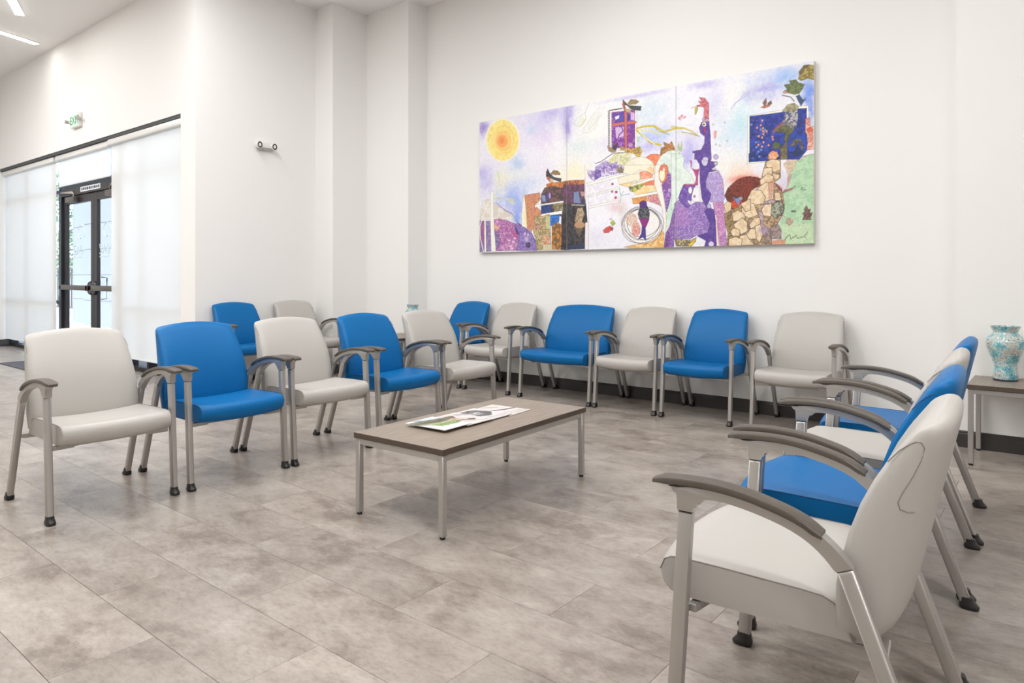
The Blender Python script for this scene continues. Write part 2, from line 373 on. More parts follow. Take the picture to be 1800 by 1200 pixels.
# head slot over the blinds
bm = bmesh.new(); box(bm, WX0+.002, WX1-.002, YW+.01, YW+.16, 2.962, 2.998); struct(obj('trim_1', bm, M['gap']))
def blind(label, x0, x1, zb, yb):
    t = thing('roller_blind', label, 'blind', ((x0+x1)/2, yb, zb), 0, 'white roller blinds'); hw = (x1-x0)/2; H = 2.96-zb
    b = bmesh.new(); box(b, -hw+.012, hw-.012, -.0008, .0008, .02, H-.03); obj('blind_fabric', b, M['blind'], t)
    b = bmesh.new(); box(b, -hw, hw, -.05, .03, H-.075, H, .012); obj('cassette', b, M['plastic'], t, 40)
    b = bmesh.new(); box(b, -hw+.012, hw-.012, -.006, .006, 0, .022, .004); obj('bottom_bar', b, M['blind'], t)
    return t
YBL = YW+.085
blind('tall white roller blind left of the glass doors, lowered almost to the floor', WX0+.015, -11.70, .13, YBL)
blind('short white roller blind lowered only above the glass doors', -11.62, -9.74, 2.50, YBL+.0)
blind('tall white roller blind right of the glass doors, reaching the wall corner', -9.69, WX1-.02, .16, YBL-.02)
bm = bmesh.new(); box(bm, -11.34, -9.3, 2.93, 3.62, 0, .012, .004, 1)
tag(obj('door_mat', bm, M['mat']), 'dark grey entrance mat on the floor inside the glass doors', 'mat')

# ------------------------------------------------------------------ outside the doors
bm = bmesh.new(); box(bm, -70, 8, YW+.34, 60, -.14, -.02); struct(obj('ground', bm, M['pave']))
bm = bmesh.new()
for k in range(12):
    z0 = -.02+.62*k
    for x0, x1, y0 in ((-20.45, -18.9, 6.9), (-18.9, -15.5, 6.62)):
        box(bm, x0, x1, y0, 7.8, z0, z0+.60, .008, 1); box(bm, x0+.015, x1-.015, y0+.015, 7.78, z0+.59, z0+.63)
struct(obj('wall_porch', bm, M['stucco']))
t = thing('tree', 'green leafy tree outside, seen through the left glass door', 'tree', (-31.5, 10.3, -.02))
bm = bmesh.new(); lathe(bm, [(.20, 0), (.15, .6), (.12, 2.0), (.06, 4.2)], 12); obj('trunk', bm, M['bark'], t, 50)
bm = bmesh.new(); rg = random.Random(11)
for k in range(2600):
    a, b_, r = rg.uniform(0, 2*PI), rg.uniform(-1, 1), rg.uniform(.35, 1)**.5
    q = math.sqrt(1-b_*b_); p = Vector((1.7*r*q*math.cos(a), 1.7*r*q*math.sin(a), 3.3+2.2*r*b_)); n_ = Vector((rg.gauss(0, 1), rg.gauss(0, 1), rg.gauss(0, 1))).normalized()
    u = n_.orthogonal().normalized()*.10; v = n_.cross(u).normalized()*.05
    bm.faces.new([bm.verts.new(p+w_) for w_ in (u, v, -u, -v)])
o = obj('foliage', bm, M['leaf'], t); o['kind'] = 'stuff'
t = thing('railing', 'dark slatted railing outside, seen low through the left glass door', 'railing', (-25.5, 8.3, -.02))
for x in (-1.5, 0, 1.5):
    bm = bmesh.new(); box(bm, x-.03, x+.03, -.03, .03, 0, 1.5); obj('post', bm, M['dark'], t)
for z in (.2, 1.45):
    bm = bmesh.new(); box(bm, -1.5, 1.5, -.02, .02, z-.03, z+.03); obj('rail', bm, M['dark'], t)
for k in range(14):
    bm = bmesh.new(); x = -1.4+.2*k+(.003 if k == 7 else 0); box(bm, x-.04, x+.04, -.012, .012, .2, 1.45); obj('slat', bm, M['dark'], t)

# ------------------------------------------------------------------ chairs
# side profile: y = -u (front of the chair is -y), all in metres
def make_chair(label, vinyl, e=0.0):
    t = thing('lounge_armchair', label, 'chair')
    vm, sm = M[vinyl], M[vinyl+'_seam']; h = .2975+e/2
    lw = .0155
    for s in (-1, 1):
        # legs
        for rear in (0, 1):
            bm = bmesh.new()
            if rear: P = [(-.314, .022), (-.277, .022), (-.0845, .542), (-.1185, .5565)]
            else:    P = [(.283, .022), (.321, .022), (.285, .606), (.247, .606)]
            prism(bm, [(-u, z) for u, z in P], s*h-lw, s*h+lw, .008, seg=2)
            lg = obj('leg', bm, M['metal'], t, 45)
            bm = bmesh.new(); c = -.300 if rear else .303; sg = -1 if rear else 1
            L = []
            for z, a, b, off in ((.0, .018, .026, .006), (.003, .021, .030, .006), (.010, .022, .032, .005), (.018, .021, .028, .002), (.028, .0185, .0225, -.001), (.042, .0175, .0205, -.004 if rear else -.001), (.043, .012, .014, -.004)):
                L.append([(s*h+a*abs(math.cos(q))**.7*math.copysign(1, math.cos(q)), -(c+sg*off)+b*abs(math.sin(q))**.7*math.copysign(1, math.sin(q)), z) for q in np.linspace(0, 2*PI, 21)[:-1]])
            loft(bm, L); obj('glide', bm, M['black'], lg, 50)
        # arch between the legs
        bm = bmesh.new()
        out = smooth([(.2855, .608), (.2855, .634), (.288, .652), (.296, .663), (.312, .668)])+smooth([(.25, .672), (.185, .672), (.10, .664), (.02, .647), (-.044, .622), (-.085, .592), (-.119, .557)])
        inn = smooth([(-.084, .541), (-.060, .569), (-.022, .599), (.03, .622), (.10, .640), (.16, .649), (.195, .650), (.222, .644), (.239, .628), (.246, .608)])
        prism(bm, [(-u, z) for u, z in out+inn], s*h-lw-.0005, s*h+lw+.0005, .005, seg=2)
        obj('arm_support', bm, M['metal'], t, 40)
        # arm cap
        top = smooth([(.350, .680), (.325, .688), (.227, .694), (.128, .687), (.036, .666), (-.016, .647), (-.056, .621)])
        us = np.linspace(.350, -.055, 22); bm = bmesh.new(); loops = []
        tu = [p[0] for p in top][::-1]; tz = [p[1] for p in top][::-1]
        for i, u in enumerate(us):
            zt = interp(u, tu, tz); k = i/21; hwid = .0275*(min(1, .72+k*7) if k < .04 else 1)*(.9 if k > .97 else 1)
            th = (.019 if i > 1 else .016) if 0 < i < 21 else .012
            sec = [(-1, -.8), (-1, -.30), (-.90, -.08), (-.55, .0), (0, .02), (.55, 0), (.90, -.08), (1, -.30), (1, -.8), (.8, -1), (-.8, -1)]
            loops.append([(s*h+a*hwid, -u, zt+b*th) for a, b in sec])
        loft(bm, loops); obj('armrest', bm, M['arm'], t, 35)
        # side rail under the seat
        bm = bmesh.new(); q = h-.020
        prism(bm, [(s*a, y) for a, y in ((q, -.272), (q, -.248), (.200+e/2, -.240), (.200+e/2, .150), (q, .158), (q, .182), (.178+e/2, .176), (.178+e/2, -.266))], .344, .366, .003, axis='z', seg=1)
        obj('side_rail', bm, M['metal'], t, 40)
    for y in (-.215, .10):
        bm = bmesh.new(); box(bm, -.182-e/2, .182+e/2, y-.015, y+.015, .342, .364, .004, 1); obj('cross_bar', bm, M['metal'], t, 40)
    # seat cushion: rounded front, flat side panels
    hw = .262+e/2
    prof = [(-.113, .372), (.26, .370), (.300, .371), (.325, .378), (.343, .394), (.352, .416), (.351, .440), (.341, .457), (.322, .467), (.29, .470), (.2, .470), (.1, .468), (0, .466), (-.045, .463), (-.07, .453), (-.085, .435)]
    cu, cz = .12, .42
    xs = [-1, -.998, -.985, -.95, -.85, -.7, -.5, -.25, 0]; xs = xs+[-x for x in xs[:-1]][::-1]
    bm = bmesh.new(); loops = []
    for x in xs:
        a = abs(x); ins = .010 if a == 1 else (.004 if a > .99 else (.001 if a > .98 else 0)); c = 1-a**2.2
        L = []
        for u, z in prof:
            uu = u+(.030*c if u > .22 else 0)*min(1, (u-.22)/.1 if u > .22 else 0)
            zz = z-(.013*c if z > .45 and u < .3 else 0)-(.010*c if z < .40 and u > .2 else 0)
            d = math.hypot(uu-cu, zz-cz); k = 1-ins/max(d, .05)
            L.append((x*hw, -(cu+(uu-cu)*k), cz+(zz-cz)*k))
        loops.append(L)
    loft(bm, loops); st = obj('seat', bm, vm, t, 50)
    for s in (-1, 1):
        bm = bmesh.new(); P = [(.352, .43), (.341, .458), (.322, .468), (.29, .471), (.2, .471), (.1, .469), (0, .467), (-.045, .464), (-.07, .454), (-.085, .436), (-.113, .375)]
        tube(bm, [(s*(hw-.001), -u+.0, z-.002) for u, z in P], .0018, 5)
        obj('seat_seam', bm, sm, st)
    # backrest pod
    zs = [.358, .362, .375, .40, .44, .50, .56, .62, .68, .74, .79, .83, .858, .874, .884, .891, .897, .901, .9035, .904]
    fz = [.36, .42, .50, .577, .639, .70, .748, .80, .836, .874, .90]
    fu = [-.075, -.068, -.070, -.084, -.100, -.123, -.146, -.174, -.197, -.222, -.240]
    rz = [.36, .42, .53, .69, .80, .85, .90]; ru = [-.165, -.205, -.232, -.268, -.292, -.304, -.309]
    wz = [.36, .40, .50, .60, .70, .80, .86, .90]; wv = [.250, .266, .272, .269, .262, .252, .246, .240]
    bm = bmesh.new(); loops = []; N = 14
    for z in zs:
        wd = interp(z, wz, wv)+e/2; f = interp(z, fz, fu); r = interp(z, rz, ru)
        tp = max(0, (z-.874)/.030); kb = math.sqrt(max(0, 1-tp*tp)); wd -= .026*(1-kb)
        tb = max(0, (.40-z)/.042); kk = math.sqrt(max(.0, 1-tb*tb)); wd -= .03*(1-kk)
        mid = (f+r)/2; s_ = max(.16, kb)*max(.15, kk); f2 = mid+(f-mid)*s_; r2 = mid+(r-mid)*s_
        L = []
        for i in range(N+1):                        # front face, left to right, faintly hollow
            x = -1+2*i/N; L.append((x*wd*.985, f2-.016*(1-x*x)*s_ - (.006*s_ if i in (0, N) else 0), x))
        side = (f2-r2)
        for a, k in ((1.0, .12), (1.0, .30), (.985, .50), (.95, .66), (.87, .80), (.72, .91), (.5, .97), (.25, .995), (0, 1.0)):
            L.append((a*wd, f2-side*k, a))
        for a, k in ((.25, .995), (.5, .97), (.72, .91), (.87, .80), (.95, .66), (.985, .50), (1.0, .30), (1.0, .12)):
            L.append((-a*wd, f2-side*k, -a))
        arch = max(0, (z-.70)/.2)*.022
        loops.append([(x, -u, z-arch*min(1, abs(p))**2) for x, u, p in L])
    loft(bm, loops); bmesh.ops.triangulate(bm, faces=[f for f in bm.faces if len(f.verts) > 4])
    bk = obj('backrest', bm, vm, t, 180)
    for s in (-1, 1):                               # curved seam of the back cover on each flank
        bm = bmesh.new(); pts = []
        for k, z in ((.03, .80), (.06, .832), (.14, .85), (.22, .857), (.34, .856), (.46, .843), (.53, .81), (.53, .77), (.50, .73), (.50, .705), (.56, .69), (.66, .685), (.74, .684)):
            wd = interp(z, wz, wv)+e/2; f = interp(z, fz, fu); r = interp(z, rz, ru)
            tp = max(0, (z-.874)/.030); kb = math.sqrt(max(0, 1-tp*tp)); wd -= .026*(1-kb); mid = (f+r)/2; f = mid+(f-mid)*kb; r = mid+(r-mid)*kb
            a = interp(k, (.12, .30, .50, .66, .80), (1, 1, .985, .95, .87)); arch = max(0, (z-.70)/.2)*.022
            pts.append((s*a*wd, -(f-(f-r)*k), z-arch*a*a))
        tube(bm, pts, .0014, 5); obj('back_seam', bm, sm, bk)
    return t
def copy_tree(o, parent=None):
    kids = list(o.children); c = o.copy(); COL.objects.link(c)
    if parent: c.parent = parent
    for k in kids: copy_tree(k, c)
    return c
protos = {}
def chair(kind, x, y, rz, label, group, wide=0.0):
    key = (kind, wide)
    if key not in protos: c = protos[key] = make_chair(label, kind, wide)
    else: c = copy_tree(protos[key])
    c.location = (x, y, 0); c.rotation_euler = (0, 0, math.radians(rz)); c['label'] = label; c['category'] = 'chair'; c['group'] = group
G1, G2, G3, G4 = 'armchairs in the left row', 'armchairs along the painting wall', 'armchairs against the alcove wall', 'armchairs in the right row'
for kind, y, lab in [('white', 1.487, 'pale grey armchair at the near left end of the left row'),
                     ('blue', 2.170, 'blue armchair second in the left row, beside the nearest pale grey one'),
                     ('white', 2.827, 'pale grey armchair in the middle of the left row between two blue ones'),
                     ('blue', 3.515, 'blue armchair fourth in the left row, behind the left end of the coffee table'),
                     ('white', 4.172, 'pale grey armchair at the far end of the left row, before the small vase')]:
    chair(kind, -4.105+.012*(y-2.8), y, 90, lab, G1)
for kind, x, wide, lab in [('blue', -5.345, 0, 'blue armchair at the left end of the painting wall, half hidden behind others'),
                           ('white', -4.672, 0, 'pale grey armchair second from the left under the painting'),
                           ('blue', -3.820, .21, 'extra wide blue armchair under the middle of the painting'),
                           ('white', -3.057, 0, 'pale grey armchair right of the extra wide blue one under the painting'),
                           ('blue', -2.392, 0, 'blue armchair under the right part of the painting'),
                           ('white', -1.622, 0, 'pale grey armchair at the right end of the painting wall')]:
    chair(kind, x, 5.675, 0, lab, G2, wide)
chair('blue', -7.015, 4.05, 90, 'blue armchair against the side wall behind the left row, below the emergency light', G3)
chair('white', -7.015, 4.80, 90, 'pale grey armchair against the side wall behind the left row, nearer the corner', G3)
for kind, x, y, lab in [('white', -.500, 1.945, 'large pale grey armchair in the right foreground, seen from its side'),
                        ('blue', -.562, 2.655, 'blue armchair second in the right row, just behind the foreground one'),
                        ('white', -.612, 3.318, 'pale grey armchair third in the right row between two blue backs'),
                        ('blue', -.640, 3.985, 'blue armchair farthest in the right row, next to the side table with the large vase')]:
    chair(kind, x, y, -90+3.3, lab, G4)

# ------------------------------------------------------------------ tables
def table(name, label, cx, cy, rz, L, W, H, top=.028, leg=.03):
    """L along local y, W along local x"""
    t = thing(name, label, 'table', (cx, cy, 0), math.radians(rz)); a, b = W/2, L/2
    bm = bmesh.new(); box(bm, -a, a, -b, b, H-top, H, .0015, 1)
    o = obj('tabletop', bm, [M['wood_edge'], M['wood']], t)
    for p in o.data.polygons: p.material_index = 1 if p.normal.z > .9 else 0
    i = .006; zr = H-top
    for s in (-1, 1):
        for q in (-1, 1):
            x, y = s*(a-i-leg/2), q*(b-i-leg/2)
            bm = bmesh.new(); box(bm, x-leg/2, x+leg/2, y-leg/2, y+leg/2, .012, zr, .003, 1); lg = obj('leg', bm, M['metal'], t, 40)
            bm = bmesh.new(); lathe(bm, [(.010, 0), (.013, .003), (.013, .012)], 14, (x, y)); obj('foot_pad', bm, M['black'], lg)
        x = s*(a-i-leg/2); bm = bmesh.new(); box(bm, x-leg/2+.001, x+leg/2-.001, -b+i+leg, b-i-leg, zr-.03, zr, .002, 1); obj('rail', bm, M['metal'], t, 40)
        y = s*(b-i-leg/2); bm = bmesh.new(); box(bm, -a+i+leg, a-i-leg, y-leg/2+.001, y+leg/2-.001, zr-.03, zr, .002, 1); obj('rail', bm, M['metal'], t, 40)
    return t
table('coffee_table', 'low rectangular coffee table with grey wood top and square metal legs', -2.518, 2.845, 2.2, 1.265, .605, .413)
table('side_table', 'side table with grey wood top in the right corner, under the large vase', -.185, 5.46, 0, .52, .62, .512)
table('side_table', 'small side table in the far corner, mostly hidden behind the left row', -6.02, 5.40, 0, .55, .55, .505)

# vases
def vase_material(name, seed):
    m = bpy.data.materials.new(name); m.use_nodes = True; n = m.node_tree.nodes; l = m.node_tree.links
    p = n['Principled BSDF']; p.inputs['Roughness'].default_value = .12; p.inputs['Coat Weight'].default_value = .6
    tc = n.new('ShaderNodeTexCoord'); mp = n.new('ShaderNodeMapping'); mp.inputs['Location'].default_value = (seed, seed*2, 0); l.new(tc.outputs['Object'], mp.inputs[0])
    a = n.new('ShaderNodeTexNoise'); a.inputs['Scale'].default_value = 17; a.inputs['Detail'].default_value = 3; l.new(mp.outputs[0], a.inputs['Vector'])
    r = ramp(n, [(.3, rgb(84, 158, 176)), (.45, rgb(150, 205, 210)), (.55, rgb(206, 216, 210)), (.7, rgb(196, 196, 188))]); l.new(a.outputs[0], r.inputs[0])
    v = n.new('ShaderNodeTexNoise'); v.inputs['Scale'].default_value = 120; v.inputs['Detail'].default_value = 5; v.inputs['Roughness'].default_value = .7; v.inputs['Distortion'].default_value = 1.2; l.new(mp.outputs[0], v.inputs['Vector'])
    r2 = ramp(n, [(.36, rgb(60, 82, 92)), (.44, rgb(150, 164, 166)), (.5, (1, 1, 1, 1))]); l.new(v.outputs[0], r2.inputs[0])
    mu = n.new('ShaderNodeMix'); mu.data_type = 'RGBA'; mu.blend_type = 'MULTIPLY'; mu.inputs[0].default_value = .85; l.new(r.outputs[0], mu.inputs[6]); l.new(r2.outputs[0], mu.inputs[7]); l.new(mu.outputs[2], p.inputs['Base Color'])
    return m
M['vase'] = vase_material('speckled_teal_glaze', 3.0)
M['vase_foot'] = mat('dark_glaze', rgb(44, 58, 76), .15, noise=(12, .2))
def vase(label, x, y, z, s, rs=1.0):
    t = thing('vase', label, 'vase', (x, y, z), 0, 'speckled teal vases')
    P = [(.070, .010), (.074, .03), (.071, .06), (.066, .09), (.068, .115), (.080, .15), (.098, .19), (.110, .225), (.114, .25), (.110, .275), (.094, .30), (.075, .318), (.070, .327), (.074, .34), (.084, .36), (.088, .37)]
    I = [(.083, .37), (.078, .358), (.066, .33), (.066, .315), (.09, .29), (.1, .25), (.06, .10), (.001, .06)]
    bm = bmesh.new(); lathe(bm, [(r*s*rs, q*s) for r, q in P+I], 48); obj('vase_body', bm, M['vase'], t, 40)
    bm = bmesh.new(); lathe(bm, [(.066*s*rs, 0), (.072*s*rs, .004*s), (.0715*s*rs, .012*s), (.05*s*rs, .0122*s)], 48); obj('vase_foot', bm, M['vase_foot'], t, 40)
vase('large speckled teal and grey vase on the right side table', -.315, 5.56, .512, .965)
vase('small speckled teal vase on the far corner side table, only its rim visible', -5.97, 5.56, .505, .96, .85)

# ------------------------------------------------------------------ wall fittings
# exit sign with two lamp heads
t = thing('exit_sign', 'small white exit sign with two lamp heads high above the glass doors', 'sign', (-10.62, YW, 3.335))
bm = bmesh.new(); box(bm, -.15, .15, -.045, 0, -.10, .10, .008); obj('sign_housing', bm, M['plastic'], t, 40)
bm = bmesh.new(); box(bm, -.135, .135, -.048, -.045, -.085, .085); f = obj('sign_face', bm, M['sign'], t)
text_mesh('EXIT', .155, 'sign_lettering', M['green'], f, (0, -.0485, -.055), (PI/2, 0, 0))
for s in (-1, 1):
    bm = bmesh.new(); tube(bm, [(s*.145, -.03, -.01), (s*.19, -.05, -.01)], .009, 8); a = obj('lamp_arm', bm, M['plastic'], t, 40)
    bm = bmesh.new(); loft(bm, [[(s*.205+r*math.cos(q), y, -.005+r*math.sin(q)) for q in np.linspace(0, 2*PI, 17)[:-1]] for r, y in ((.012, -.03), (.02, -.04), (.026, -.09), (.022, -.092))]); obj('lamp_head', bm, M['metal'], a, 40)
# emergency light on the alcove wall
t = thing('emergency_light', 'white twin head emergency light on the side wall above the blue armchair', 'light', (XA, 4.46, 2.715))
bm = bmesh.new(); box(bm, 0, .045, -.095, .095, -.028, .048, .01); obj('light_housing', bm, M['plastic'], t, 40)
for s in (-1, 1):
    bm = bmesh.new()
    loft(bm, [[(.055+d*.5+r*.0, s*.095+r*math.cos(q)*.85, -.005+r*math.sin(q)) for q in np.linspace(0, 2*PI, 19)[:-1]] for r, d in ((.02, -.06), (.034, -.04), (.043, .06), (.040, .065))])
    hd = obj('lamp_head', bm, M['plastic'], t, 40)
    bm = bmesh.new(); loft(bm, [[(.0885, s*.095+r*math.cos(q)*.85, -.005+r*math.sin(q)) for q in np.linspace(0, 2*PI, 19)[:-1]] for r in (.037, .020)], cap=False); obj('lamp_ring', bm, M['gap'], hd)
bm = bmesh.new(); tube(bm, [(.035, -.10, -.04), (.035, .10, -.04)], .014, 8); obj('light_bracket', bm, M['metal'], t, 40)
# ceiling bar lights seen at the upper left
def bar_light(label, x, y, ang, L):
    t = thing('ceiling_light', label, 'light', (x, y, CEIL), math.radians(ang), 'linear ceiling lights')
    bm = bmesh.new(); box(bm, -L/2, L/2, -.055, .055, -.012, 0, .003, 1); obj('light_frame', bm, M['plastic'], t)
    bm = bmesh.new(); box(bm, -L/2+.006, L/2-.006, -.048, .048, -.016, -.012); obj('diffuser', bm, M['lamp'], t)
bar_light('glowing ceiling light bar cut by the top edge of the photo', -9.30, 2.42, -24, 2.4)
bar_light('glowing ceiling light bar ending near the left wall corner', -11.10, 2.30, -70, 2.4)
